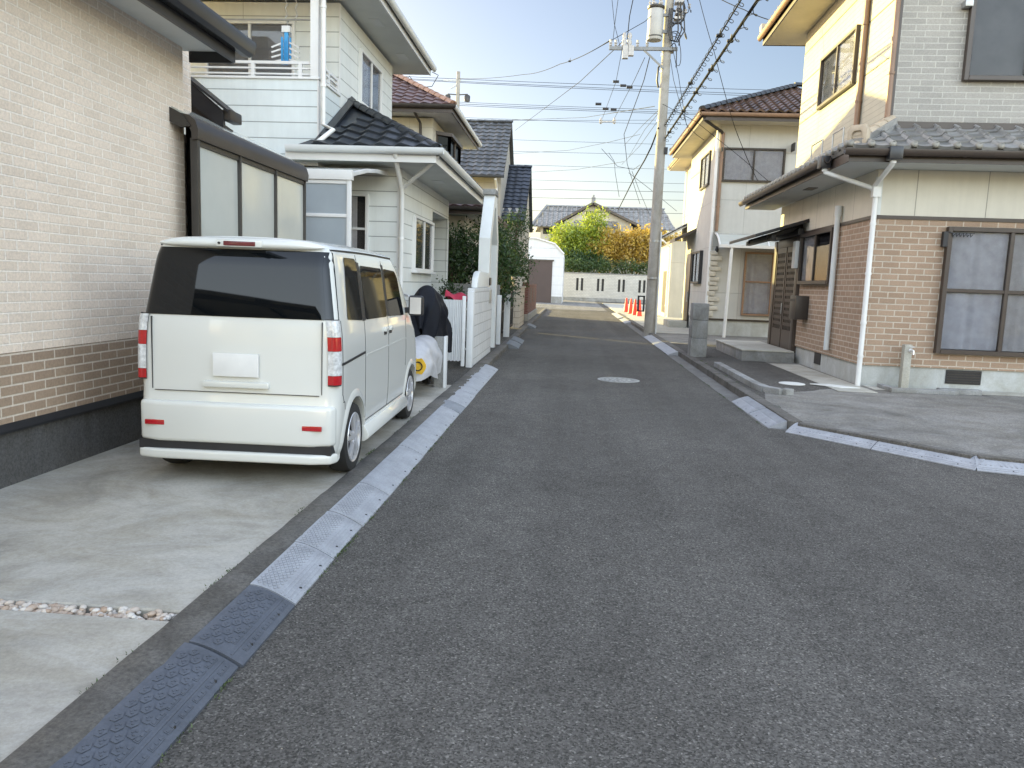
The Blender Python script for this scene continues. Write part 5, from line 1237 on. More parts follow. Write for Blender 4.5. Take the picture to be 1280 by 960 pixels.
mb = MB(); mb.box(4.74, 4.86, Y0-.13, Y0-.024, EZ-.66, EZ-.50); mb.tube([(4.80, Y0-.07, EZ-.64), (4.80, Y0-.07, GR)], .042, 12)
for z in (2.75, 1.95, 1.15, .6): mb.lathe([(.05, -.02), (.05, .02)], (4.80, Y0-.07, z), 12)
mb.build('downpipe', 'white_pipe', R1, smooth=40)
downpipe(R1, [(X2-.07, Y2+.10, 7.4), (X2-.07, Y2-.01, 7.2), (X2-.07, Y2-.03, EZ+.62)], 'copper_pipe', .045)
downpipe(R1, [(X2-.075, 14.72, 7.0), (X2-.075, 14.72, EZ+.55)], 'copper_pipe', .05, 'vent_pipe')
mb = MB(); mb.tube([(X0-.07, 14.76, .56), (X0-.07, 14.76, 3.02)], .05, 12); mb.tube([(X0-.07, 14.76, 3.02), (X0-.07, 14.76, 3.2)], .062, 12); mb.build('vent_pipe', 'grey_pipe', R1, smooth=50)
mb = MB(); mb.tube([(X2-.5, 15.2, EZ+.35), (X2-.5, 15.2, EZ+.62), (X2-.5, 15.9, EZ+.62), (X2-.5, 15.9, EZ+.35)], .014, 6); mb.tube([(X2-.32, 14.6, EZ+.42), (X2-.32, 14.6, EZ+.72), (X2-.32, 15.2, EZ+.72), (X2-.32, 15.2, EZ+.42)], .014, 6); mb.each('snow_guard', 'steel', R1)
# upper roof with wide tan eaves
mb = MB(); mb.box(4.22, XE, 12.55, 19.75, 7.46, 7.50); mb.build('soffit', 'soffit_tan', R1, smooth=0)
mb = MB(); mb.box(4.19, 4.22, 12.52, 19.78, 7.45, 7.66); mb.box(4.221, XE, 12.52, 12.549, 7.45, 7.66); mb.box(4.221, XE, 19.751, 19.78, 7.45, 7.66); mb.each('fascia', 'brown_alu', R1, smooth=0)
tiles([(4.12, 12.45, 7.68), (4.12, 19.85, 7.68), (7.8, 16.15, 9.5)], (0, 1, 0), .29, .30, .06, .02, k=8, kind='pan').build('upper_roof', 'tile_silver', R1)
tiles([(4.12, 12.45, 7.68), (7.8, 16.15, 9.5), (XE, 16.15, 9.5), (XE, 12.45, 7.68)], (1, 0, 0), .29, .30, .06, .02, k=5, kind='pan').build('upper_roof', 'tile_silver', R1)
tiles([(4.12, 19.85, 7.68), (7.8, 16.15, 9.5), (XE, 16.15, 9.5), (XE, 19.85, 7.68)], (1, 0, 0), .29, .30, .06, .02, k=5, kind='pan').build('upper_roof', 'tile_silver', R1)
gutter(MB(), [(4.12, 12.5, 7.64), (4.12, 19.8, 7.64)]).build('gutter', 'copper_pipe', R1)
B(4.10, 4.3, 19.62, 19.82, 7.66, 7.92).build('eave_end_tile', 'ridge_tan', R1, bevel=.02)
# openings
w = window(R1, 'y', Y0, 5.97, 7.95, .70, 2.74, -1, 'brown_alu', 2, 1.73, 'grey_in', 'curtain', fw=.07, prj=.10, name='patio_window', cur_span=(6.05, 6.95), glassm='dull_glass'); 
def fnc(a, b):
    t = 7.02+.86*a; return (t, Y0-(.030+.018*sin(t*31+2.4*sin(t*6)+b)*(.6+.4*sin(t*4))), .78+1.88*b)
MB().grid(fnc, 50, 3).build('curtain', 'lace', w, fix=False)
mb = MB(); mb.box(5.90, 5.97, Y0-.10, Y0-.02, 2.42, 2.66); mb.box(5.985, 6.0, Y0-.115, Y0-.102, 2.64, 2.66)
for i in range(6): mb.tube([(6.02+.055*i, Y0-.11, 2.64), (6.035+.055*i, Y0-.11, 2.58), (6.06+.055*i, Y0-.11, 2.62)], .007, 5)
mb.box(6.0, 6.36, Y0-.116, Y0-.103, 2.635, 2.648); mb.build('laundry_bracket', 'black', R1)
window(R1, 'y', Y2, 6.02, 7.9, 5.03, 6.9, -1, 'brown_alu', 2, None, 'grey_in', None, fw=.07, prj=.10, name='upper_window', glassm='dull_glass')
B(5.9, 6.02, Y2-.15, Y2-.002, 6.12, 6.22).build('laundry_bracket', 'steel', R1, bevel=.01)
window(R1, 'x', X2-.02, 15.15, 17.35, 5.44, 6.48, -1, 'brown_alu', 2, None, 'dark_in', 'lace', fw=.06, name='side_window', cur_span=(15.2, 16.25))
window(R1, 'x', X0, 14.95, 17.05, 1.78, 2.83, -1, 'brown_alu', 2, None, 'dark_in', 'lace', fw=.07, prj=.10, name='kitchen_window', cur_span=(16.05, 16.95), glassm='dull_glass')
for (x0, x1) in ((6.22, 6.78), (9.2, 9.75)):
    v_ = B(x0, x1, Y0+.018, Y0+.031, .20, .43).build('floor_vent', 'black', R1); mb = MB()
    for i in range(5): mb.box(x0+.02, x1-.02, Y0+.010, Y0+.0175, .225+.042*i, .238+.042*i)
    mb.build('grille', 'bronze', v_)
B(X0+.018, X0+.031, 15.35, 15.75, .22, .44).build('floor_vent', 'black', R1)
# entrance: lattice door, brown surround, black canopy, letter box, meter cover
DX = X0-.02
mb = MB(); mb.box(DX-.06, DX+.06, 17.16, 17.36, GR, 2.80); mb.box(DX-.06, DX+.06, 19.12, 19.34, GR, 2.80); mb.box(DX-.05, DX+.05, 17.36, 19.12, 2.62, 2.80); mb.box(DX-.05, DX+.05, 17.36, 19.12, GR, .30); mb.build('door_frame', 'brown_alu', R1, bevel=.006)
dr = MB(); y0, y1, z0, z1 = 17.37, 19.11, .30, 2.62; mb = dr
cols = 10
for half in (0, 1):
    a = y0+half*(y1-y0)/2; c = a+(y1-y0)/2-.01
    mb.box(DX-.03-.012*half, DX+.0, a, a+.10, z0, z1); mb.box(DX-.03-.012*half, DX+.0, c-.10, c, z0, z1); mb.box(DX-.03-.012*half, DX, a+.10, c-.10, z0, z0+.45); mb.box(DX-.03-.012*half, DX, a+.10, c-.10, z1-.12, z1)
    for i in range(1, 6): yy = a+.10+(c-a-.2)*i/6; mb.box(DX-.026-.012*half, DX-.004, yy-.020, yy+.020, z0+.45, z1-.12)
    for i in range(1, 13): zz = z0+.45+(z1-.12-z0-.45)*i/13; mb.box(DX-.022-.012*half, DX-.008, a+.10, c-.10, zz-.035, zz+.035)
do = dr.build('lattice_door', 'brown_alu', R1); B(DX+.001, DX+.006, y0, y1, z0, z1).build('pane', 'dark_in', do); B(DX-.06, DX-.03, 18.28, 18.31, 1.1, 1.35).build('handle', 'steel', do, bevel=.006)
mb = MB(); mb.prism([(X0+.0, 16.85, 3.08), (X0+.0, 16.85, 3.15), (3.75, 16.85, 2.80), (3.75, 16.85, 2.73)], (0, 2.95, 0)); mb.prism([(X0, 17.3, 2.98), (X0, 17.3, 3.07), (4.1, 17.3, 2.82), (4.1, 17.3, 2.72)], (0, .09, 0)); mb.prism([(X0, 19.2, 2.98), (X0, 19.2, 3.07), (4.1, 19.2, 2.82), (4.1, 19.2, 2.72)], (0, .09, 0)); mb.box(4.12, 4.22, 17.0, 19.6, 2.70, 2.80); mb.box(X0-.15, X0-.03, 17.05, 19.5, 2.82, 2.96)
mb.build('canopy', 'black', R1, bevel=.006)
lb = B(X0-.27, X0-.001, 16.35, 16.80, 1.05, 1.54).build('letter_box', 'bronze', R1, bevel=.012); B(X0-.275, X0-.271, 16.40, 16.75, 1.42, 1.47).build('slot', 'black', lb)
B(X0-.17, X0-.085, 17.10, 17.34, 2.12, 2.70).build('meter_box', 'grey_pipe', R1, bevel=.02)
# porch step
t = thing('porch_step', 'concrete porch step below the lattice door', 'step', (4.2, 18, GR))
B(3.72, 4.82, 16.85, 19.9, GR-.02, GR+.22).build('riser', 'block', t, bevel=.01); B(3.70, 4.80, 16.83, 19.9, GR+.221, GR+.25).build('tread', 'pale_conc', t, bevel=.008)
# tap pillar and its basin
t = thing('tap_post', 'slim pale water tap post standing at the foot of the brick wall', 'tap', (5.48, 12.96, GR))
B(5.425, 5.545, 12.90, 13.02, GR, .83).build('post', 'pale_conc', t, bevel=.008)
mb = MB(); mb.lathe([(.02, -.05), (.02, .03), (.035, .03), (.035, .04)], (5.52, 12.86, .74), 12, axis='y'); mb.tube([(5.52, 12.84, .75), (5.52, 12.80, .74), (5.52, 12.79, .68)], .014, 8); mb.beam((5.49, 12.85, .80), (5.55, 12.85, .80), .012, .02); mb.build('faucet', 'chrome', t)
mb = MB(); mb.box(5.08, 6.10, 12.40, 12.50, GR, GR+.07); mb.box(5.08, 5.18, 12.501, 13.0, GR, GR+.07); mb.box(5.85, 6.5, 12.501, 12.62, GR, GR+.085)
tag(mb.build('basin_edge', 'block', bevel=.012), 'low concrete edging round the water tap post', 'edging')
t = thing('block_pillar', 'grey concrete block pillar standing alone at the kerb', 'pillar', (2.86, 17.4, GR))
mb = MB(); 
for i, (z0, z1) in enumerate(((GR-.02, .52), (.525, .92), (.925, 1.29))): mb.box(2.69+.002*i, 3.04-.002*i, 17.3, 17.75, z0, z1)
mb.build('block', 'block', t, bevel=.012)

# ------------------------------------------------------------------ right house 2
R2 = thing('pale_house', 'pale rendered house with brown tiles, a rubble stone corner and curved awning', 'house', (4.5, 26, GR))
XA, YA = 4.52, 26.0
mb = MB(); mb.box(XA, 13, YA, 32.0, .60, 6.9); mb.build('wall', 'r2_wall', R2, smooth=0); B(XA+.03, 13, YA+.03, 32, -.02, .60).build('plinth', 'plinth', R2, smooth=0)
B(XA-.01, 13, YA-.015, YA-.001, .60, .66).build('plinth_trim', 'bronze', R2)
B(3.86, 13, 25.3, 32.7, 6.86, 6.90).build('soffit', 'soffit_tan', R2, smooth=0)
mb = MB(); mb.box(3.83, 3.86, 25.27, 32.7, 6.85, 7.05); mb.box(3.861, 13, 25.27, 25.299, 6.85, 7.05); mb.each('fascia', 'brown_alu', R2, smooth=0)
mb = gutter(MB(), [(3.76, 25.2, 7.05), (13, 25.2, 7.05)]); gutter(mb, [(3.76, 25.25, 7.05), (3.76, 32.75, 7.05)]); mb.each('gutter', 'copper_pipe', R2)
tiles([(3.74, 25.2, 7.10), (13, 25.2, 7.10), (13, 29.0, 8.75), (7.5, 29.0, 8.75)], (1, 0, 0), .29, .30, .06, .03, k=8, kind='wave').build('roof', 'tile_brown', R2)
tiles([(3.74, 25.2, 7.10), (7.5, 29.0, 8.75), (3.74, 32.8, 7.10)], (0, 1, 0), .29, .30, .06, .03, k=6).build('roof', 'tile_brown', R2)
tiles([(3.74, 32.8, 7.10), (7.5, 29.0, 8.75), (13, 29.0, 8.75), (13, 32.8, 7.10)], (1, 0, 0), .29, .30, .06, .03, k=4).build('roof', 'tile_brown', R2)
ridges(R2, 'ridge_tile', 'ridge_dark', ((3.78, 25.24, 7.18), (7.5, 29.0, 8.85), .13), ((3.78, 32.76, 7.18), (7.5, 29, 8.85), .13), ((7.5, 29, 8.87), (13, 29, 8.87), .14))
window(R2, 'y', YA, 4.66, 6.62, 5.08, 6.15, -1, 'bronze', 2, None, 'grey_in', 'curtain', fw=.06, name='upper_window', glassm='dull_glass')
mb = MB(); mb.box(4.56, 4.60, YA-.25, YA-.001, 6.0, 6.12); mb.box(6.78, 6.82, YA-.35, YA-.001, 6.05, 6.3); mb.each('laundry_bracket', 'black', R2)
window(R2, 'y', YA, 5.58, 7.4, .80, 2.86, -1, 'copper_pipe', 2, 1.9, 'grey_in', 'curtain', fw=.06, prj=.09, name='patio_window', glassm='dull_glass')
window(R2, 'x', XA, 27.4, 29.2, 5.15, 6.3, -1, 'bronze', 2, None, 'dark_in', 'lace', fw=.06, name='side_window')
window(R2, 'x', XA, 27.7, 29.5, 1.80, 2.95, -1, 'black', 2, None, 'dark_in', None, fw=.07, prj=.12, name='side_window')
d_ = B(XA-.06, XA-.002, 30.2, 31.3, .35, 2.95).build('door', 'bronze', R2, bevel=.01); B(XA-.10, XA-.062, 30.3, 30.34, 1.1, 1.5).build('handle', 'steel', d_)
mb = MB(); mb.prism([(XA, 29.6, 3.75), (XA, 29.6, 3.85), (3.75, 29.6, 3.45), (3.75, 29.6, 3.33)], (0, 2.6, 0)); mb.build('door_canopy', 'brown_alu', R2)
mb = MB(); pth = [(4.60, YA-.02, 3.42), (4.60, YA-.35, 3.36), (4.60, YA-.75, 3.18), (4.60, YA-1.0, 2.98)]
for a, c in zip(pth, pth[1:]): mb.prism([a, c, (9, c[1], c[2]), (9, a[1], a[2])], (0, 0, .012))
aw = mb.build('awning', 'polycarb', R2, smooth=60)
mb = MB()
for x in (4.58, 6.1, 7.6):
    for a, c in zip(pth, pth[1:]): mb.beam((x, a[1], a[2]+.02), (x, c[1], c[2]+.02), .05, .05)
mb.box(4.55, 9, YA-1.06, YA-.98, 2.93, 3.02); mb.build('awning_frame', 'white_trim', aw)
MB().tube([(4.95, YA-1.0, 2.95), (4.90, YA-1.0, GR)], .05, 10).build('awning_post', 'white_pipe', aw)
downpipe(R2, [(3.85, 25.25, 6.95), (3.95, 25.4, 6.85), (4.55, 25.9, 6.62), (4.60, 25.93, 6.55)], 'bronze', .05); downpipe(R2, [(4.45, 25.94, 6.75), (4.45, 25.94, .2)], 'white_pipe', .05); downpipe(R2, [(4.60, YA-.07, 6.6), (4.60, YA-.07, 3.5)], 'copper_pipe', .055)
mb = MB(); z = .72; i = 0
while z < 2.75:
    h = random.uniform(.13, .22); w_ = .24+.12*(i % 2)+random.uniform(-.03, .04)
    mb.box(XA-.07-random.uniform(0, .03), XA-.07+w_, YA-.10-random.uniform(0, .03), YA-.002, z, z+h-.02); z += h; i += 1
mb.build('corner_stone', 'stone', R2, bevel=.03)
MB().lathe([(0, 2.80), (.05, 2.82), (.06, 2.9), (.03, 3.0), (0, 3.02)], (4.66, YA-.07, 0), 10).build('wall_lamp', 'black', R2)
t = thing('cabinet', 'small pale utility cabinet behind the grey block pillar', 'cabinet', (4.05, 25.4, GR)); B(3.95, 4.25, 25.0, 25.3, GR+.01, 1.02).build('body', 'white_paint', t, bevel=.02); B(3.97, 4.23, 24.985, 24.999, .2, .95).build('door', 'grey_pipe', t, bevel=.008)
tag(B(3.75, 4.45, 30.0, 31.6, -.02, .36).build('entry_step', 'pale_conc', bevel=.015), 'concrete step before the door of the pale rendered house', 'step')
# rest of the row behind: a third house
R3 = thing('corner_house', 'tan house with lit tiles seen past the corner of the pale rendered house', 'house', (5.6, 42, GR))
B(6.2, 13, 40.5, 46, -.02, 8.4).build('wall', 'cream_wall', R3, smooth=0); B(5.0, 6.195, 40.6, 45.8, -.02, 4.0).build('wing', 'cream_wall', R3, smooth=0)
B(5.35, 13, 39.7, 46.8, 8.4, 8.44).build('soffit', 'soffit_tan', R3, smooth=0)
tiles([(5.25, 39.6, 8.5), (5.25, 46.9, 8.5), (8.8, 43.2, 10.2)], (0, 1, 0), .29, .3, .07, .03, k=6).build('roof', 'ridge_tan', R3); tiles([(5.25, 39.6, 8.5), (8.8, 43.2, 10.2), (13, 43.2, 10.2), (13, 39.6, 8.5)], (1, 0, 0), .29, .3, .07, .03, k=6).build('roof', 'tile_brown', R3)
tiles([(4.4, 40.0, 4.1), (4.4, 46.3, 4.1), (6.2, 46.3, 5.1), (6.2, 40.0, 5.1)], (0, 1, 0), .29, .3, .07, .03, k=6).build('wing_roof', 'tile_silver', R3)
window(R3, 'x', 6.2, 41.3, 43.0, 6.0, 7.6, -1, 'bronze', 2, None, 'dark_in', name='side_window'); B(5.0-.06, 4.998, 41, 43, .3, 2.5).build('door', 'bronze', R3)
downpipe(R3, [(4.45, 40.05, 4.0), (4.9, 40.5, 3.7), (4.9, 40.52, .1)], 'white_pipe', .06)

# ------------------------------------------------------------------ traffic cones
def cone(label, loc, group=None):
    t = thing('traffic_cone', label, 'cone', loc, random.uniform(0, 1), group)
    mb_local(MB().lathe([(.165, .045), (.15, .07), (.045, .88), (.035, .90), (0, .90)], (0, 0, 0), 20, caps=False), 'body', 'cone', t)
    mb_local(B(-.2, .2, -.2, .2, 0, .045), 'base', 'cone', t, bevel=.01)
    return t
ga = 'row of red cones beside the utility pole'
cone('red traffic cone nearest in the row beside the utility pole', (3.62, 41.5, .02), ga); cone('second red traffic cone in the row beside the utility pole', (3.52, 43.2, .02), ga)
cone('third red traffic cone in the row beside the utility pole', (3.42, 45.0, .02), ga); cone('farthest red traffic cone in the row beside the utility pole', (3.34, 47.5, .02), ga)
cone('red traffic cone standing alone before the brown board fence', (7.0, 60, .05))

# ------------------------------------------------------------------ utility poles and wires
UP_ = thing('utility_pole', 'tall concrete utility pole with a transformer and crossarm on the right kerb', 'utility pole', (2.62, 25.8, 0))
pb, ptop = Vector((2.62, 25.8, -.02)), Vector((2.63, 25.7, 12.2))
MB().tube([pb+(ptop-pb)*(i/10) for i in range(11)], [.185-.006*i for i in range(11)], 24).build('pole', 'pole', UP_, smooth=50)
mb = MB()
for z, r in ((1.9, .188), (3.1, .18), (6.9, .16), (8.4, .155), (8.9, .15)): mb.lathe([(r, -.03), (r, .03)], (2.625, 25.77, z), 20)
mb.each('band', 'steel', UP_)
mb = MB(); mb.box(2.30, 2.36, 25.5, 25.9, .75, 1.05)
mb = MB(); mb.box(2.16, 2.22, 25.60, 25.64, .82, 1.30); mb.box(2.34, 2.40, 25.60, 25.64, .82, 1.30); mb.box(2.16, 2.40, 25.60, 25.64, .80, .84); mb.box(2.16, 2.40, 25.60, 25.64, 1.28, 1.32); mb.build('sign_frame', 'black', UP_)
tc_ = Vector((2.21, 25.55, 9.35)); tr_ = MB().lathe([(0, -.08), (.22, -.08), (.235, -.05), (.235, .82), (.225, .86), (0, .88)], tc_, 28).build('transformer', 'transformer', UP_, smooth=40)
mb = MB(); mb.lathe([(.25, .84), (.27, .87), (.27, .92), (.2, .96), (0, .97)], tc_, 24); mb.lathe([(.24, .0), (.24, .04)], tc_, 24); mb.each('lid', 'dark_metal', tr_)
mb = MB()
for a in (.5, 1.6, 2.7, 4.2, 5.3): mb.lathe([(.035, .95), (.05, .99), (.03, 1.03), (.045, 1.07), (.02, 1.14)], tc_+Vector((cos(a)*.2, sin(a)*.2, 0)), 10)
mb.build('bushing', 'insul', tr_)
mb = MB(); mb.box(2.45, 2.62, 25.55, 25.62, 9.5, 9.6); mb.box(2.45, 2.62, 25.55, 25.62, 10.0, 10.08); mb.beam((.82, 25.58, 9.03), (2.95, 25.58, 9.03), .09, .10); mb.beam((1.9, 25.58, 9.0), (2.56, 25.62, 8.45), .05, .05); mb.box(2.5, 2.85, 25.56, 25.9, 8.98, 9.08); mb.build('crossarm', 'arm_steel', UP_)
mb = MB(); 
for x in (.86, 1.02, 1.25, 1.4, 1.7, 2.0): mb.lathe([(.02, 0), (.05, .04), (.03, .07), (.055, .11), (.03, .15), (.04, .2), (.0, .22)], (x, 25.58, 9.08), 10)
for x in (1.33, 1.5): mb.box(x-.09, x+.09, 25.48, 25.66, 8.72+.5*(x-1.33), 9.10); mb.lathe([(.05, 9.1), (.07, 9.2), (.04, 9.3), (.065, 9.4), (.03, 9.5)], (x-.05, 25.57, 0), 10)
mb.each('insulator', 'insul', UP_)
mb = MB(); rr = random.Random(4)
for i in range(16):
    p0 = Vector((2.70+rr.uniform(-.05, .1), 25.5, 9.0+rr.uniform(0, 2.6))); p3 = p0+Vector((rr.uniform(.1, .5), rr.uniform(-.2, .2), rr.uniform(-.9, .9))); p1 = p0+Vector((rr.uniform(.2, .5), -.1, rr.uniform(-.3, .6))); p2 = p3+Vector((rr.uniform(-.1, .3), 0, rr.uniform(-.6, -.1)))
    mb.tube([p0*(1-t)**3+p1*3*t*(1-t)**2+p2*3*t*t*(1-t)+p3*t**3 for t in [k/10 for k in range(11)]], rr.choice((.012, .016, .03)), 6)
for k in range(3):
    o = Vector((2.62+.05*k, 25.45, 0)); mb.tube([o+Vector((.0, 0, 10.2)), o+Vector((-.02, -.03, 9.6)), o+Vector((.05, -.03, 9.25)), o+Vector((.2, 0, 9.2)), o+Vector((.30+.05*k, 0, 9.55)), o+Vector((.24+.03*k, 0, 10.4))], .021, 7)
mb.build('jumper_cable', 'black', UP_, smooth=60)
mb = MB()
for i in range(10): 
    z = 9.9+i*.16; mb.box(2.78+.03*(i % 3), 2.98+.05*(i % 2), 25.45, 25.75, z, z+.07)
    mb.lathe([(.03, 0), (.055, .04), (.03, .08), (.05, .12), (.0, .15)], (3.02+.1*(i % 3), 25.5, z), 8)
mb.build('fitting', 'insul', UP_)
mb = MB(); mb.tube([(2.44, 25.75, 7.9), (2.38, 25.7, 8.1), (2.40, 25.7, 8.5), (2.46, 25.75, 8.6)], .03, 7); mb.box(2.74, 2.84, 25.6, 25.75, 5.85, 6.05); mb.build('cable_loop', 'black', UP_)
MB().tube([(2.815, 25.64, .0), (2.80, 25.62, 3.4)], .025, 8).build('conduit', 'grey_pipe', UP_)

FP = thing('utility_pole', 'thin distant utility pole rising behind the brown tiled ridge', 'utility pole', (-8.3, 58, 0))
f0 = P(573, 95, 58); MB().tube([(f0.x, 58, 0), (f0.x, 58, f0.z+.3)], [.2, .13], 12).build('pole', 'pole', FP)
mb = MB(); z = P(573, 126, 58).z
for s in (-1, 1): mb.lathe([(0, 0), (.2, .02), (.22, .36), (.16, .46), (0, .5)], (f0.x+s*.72, 57.8, z-.1), 14); mb.beam((f0.x, 58, z+.42), (f0.x+s*.75, 57.8, z+.42), .07, .07)
mb.each('transformer', 'dark_metal', FP); mb = MB(); mb.beam((f0.x-1.1, 58, f0.z-.3), (f0.x+.2, 58, f0.z-.3), .12, .12); mb.beam((f0.x-.6, 58, f0.z-.9), (f0.x+.1, 58, f0.z-.5), .1, .1); mb.build('crossarm', 'steel', FP)

def wire(label, pts, r=.012, sag=0., group=None, mat='wire', n=16, clamps=None, cat='wire', ext=False):
    t = thing('power_cable', label, cat, tuple(pts[0]), 0, group); pth = []
    for a, b_ in zip(pts, pts[1:]):
        for k in range(n+1):
            u = k/n; p = a.lerp(b_, u); pth.append(p-Vector((0, 0, sag*4*u*(1-u))))
    q = [pth[0]]
    for p in pth[1:]:
        if (p-q[-1]).length > 1e-3: q.append(p)
    MB().tube(q, r, 5).build('cable', mat, t, smooth=80)
    if clamps:
        mb = MB()
        for u in clamps:
            c = q[int(u*(len(q)-1))]; mb.lathe([(.02, -.06), (.035, -.045), (.042, 0), (.035, .045), (.02, .06)], c, 8, axis='x'); mb.tube([c, c+Vector((.02, 0, .12))], .012, 5)
        mb.each('clamp', 'black', t)
    return t, q
def far(p, a, k): return a+(p-a)*k
# the two heavy cables that run from the pole over the viewer's right shoulder
pa = Vector((2.75, 25.7, 6.35)); qa = P(951, -6, 13.0); e1 = far(qa, pa, 2.6)
wire('heavy black cable with clamps running from the pole to the upper right', [pa, e1], .028, .0, clamps=[.06, .13, .20, .27, .335, .42], n=32)
pa2 = Vector((2.72, 25.7, 6.75)); qa2 = P(931, -8, 13.0); e2 = far(qa2, pa2, 2.6)
_, q = wire('cable wrapped in a loose wire spiral running from the pole to the upper right', [pa2, e2], .014, .0, clamps=[.2, .33], n=32)
d = (e2-pa2).normalized(); sd = d.cross(Vector((0, 0, 1))).normalized(); u_ = sd.cross(d); L_ = (qa2-pa2).length*1.3; hp = []
for i in range(int(L_/.045)):
    s = i*.045; hp.append(pa2+d*s+(sd*cos(s*14)+u_*(sin(s*14)-.9))*.06)
wire_sp = thing('wire_spiral', 'thin wire spiral looping around the cable above the road', 'wire', tuple(pa2)); MB().tube(hp, .007, 4, caps=False).build('spiral', 'wire_grey', wire_sp, smooth=80)
hp = []; dd = (e1-pa).normalized()
for i in range(int(L_/.06)):
    s = i*.06; hp.append(pa+dd*s+(sd*cos(s*9)*.07+u_*(sin(s*9)*.06-.14)))
t = thing('wire_spiral', 'slack spiral hanging below the heavy clamped cable', 'wire', tuple(pa)); MB().tube(hp, .007, 4, caps=False).build('spiral', 'wire_grey', t, smooth=80)
# service drops
wire('thin service wire dropping to the roof gutter of the brick based house', [P(873, -6, 20), P(893, 66, 19), P(918, 158, 18.6), P(947, 226, 18.4)], .008, .04, n=8)
wire('thin service wire from the pole down toward the pale house roof', [P(838, 45, 25.5), P(848, 94, 25.3), P(858, 156, 25.0), P(880, 175, 24.9)], .009, .03, n=8)
wire('service wire crossing to the high eave of the brick based house', [P(888, -8, 21), P(930, 12, 19.5), P(966, 26, 18.8)], .010, .02, n=8)
wire('thin wire from the pole to the pale house window bracket', [P(828, 130, 25.4), P(870, 152, 25.0), P(925, 196, 25.0), P(960, 226, 24.8)], .008, .0, n=8)
# crossarm wires to the far pole and along the street
arm = Vector((.88, 25.58, 9.3)); fa = P(573, 98, 58)
wire('drooping wire from the crossarm to the distant thin pole', [arm, P(700, 80, 36), P(655, 93, 46), fa], .013, .1, clamps=[.27])
wire('wire running straight down left from the crossarm end', [Vector((1.25, 25.58, 9.25)), P(725, 102, 34), P(644, 163, 60)], .012, .0)
for i, (pts, lb, r) in enumerate((
  ([P(812, 72, 25.5), P(805, 100, 28), P(780, 168, 36), P(784, 205, 42), P(800, 255, 50)], 'black double wire falling from the crossarm and bending toward the far trees', .014),
  ([P(806, 72, 25.5), P(793, 100, 30), P(768, 148, 40)], 'short wire from the crossarm to the hanging insulator pair', .010),
  ([P(778, 60, 25.5), P(770, 102, 30), P(753, 148, 40)], 'thin wire from the crossarm tip down to the insulator pair', .009),
  ([P(823, 160, 25.6), P(814, 184, 28), P(806, 200, 30.5), P(793, 222, 36), P(773, 262, 52)], 'thick black cable descending from the pole toward the far street', .026),
  ([P(765, 0, 25), P(768, 30, 25.3), P(775, 58, 25.6)], 'thin wire rising from the crossarm out of the top of the picture', .008),
  ([P(792, -4, 25), P(787, 20, 25.3), P(784, 50, 25.6)], 'insulated wire rising steeply from the crossarm insulators', .014),
  ([P(828, 8, 25.5), P(806, 27, 25.3), P(783, 40, 25.6), P(740, 64, 26)], 'wire passing behind the transformer to the crossarm tip', .010))):
    wire(lb, pts, r, .0, n=4)
for i, (pts, lb) in enumerate((
  ([P(827, 134, 26), P(804, 156, 34), P(780, 182, 46)], 'thin line from the pole sinking toward the far cables, upper of three'), ([P(826, 138, 26), P(806, 162, 34), P(786, 196, 48)], 'thin line from the pole sinking toward the far cables, middle of three'),
  ([P(823, 150, 26), P(800, 182, 36), P(777, 206, 50)], 'thin line from the pole sinking toward the far cables, lowest of three'), ([P(761, 191, 58), P(768, 202, 58), P(769, 216, 58), P(774, 246, 60)], 'kinked dangling wire over the far grey roof'),
  ([P(790, 214, 54), P(799, 238, 60), P(811, 266, 70)], 'thin wire slanting down behind the pole over the far roof'), ([P(786, 216, 54), P(812, 236, 60), P(846, 264, 70)], 'thin wire slanting to the right behind the pole over the far roof'),
  ([P(752, 186, 56), P(772, 208, 58), P(792, 212, 58), P(800, 206, 56)], 'loose loop of wire among the far cables'), ([P(773, -4, 25), P(769, 26, 25.3), P(766, 52, 25.6)], 'wire rising from the very tip of the crossarm'),
  ([P(838, 74, 25.6), P(842, 100, 25.2), P(850, 130, 24.9), P(861, 164, 24.6)], 'faint wire hanging from the pole beside the heavy cables'))):
    wire(lb, pts, .009 if pts[0].y < 30 else .017, .0, n=4, mat='wire_grey')
mb = MB(); c1, c2 = P(751, 152, 40), P(768, 152, 40); t = thing('insulator_pair', 'pair of small insulators joined by a bar in mid air', 'insulator', tuple(c1)); mb.beam(c1, c2, .05, .05)
for c in (c1, c2): mb.lathe([(.02, -.12), (.09, -.05), (.05, 0), (.09, .06), (.03, .2)], c, 8)
mb.each('insulator', 'insul', t)
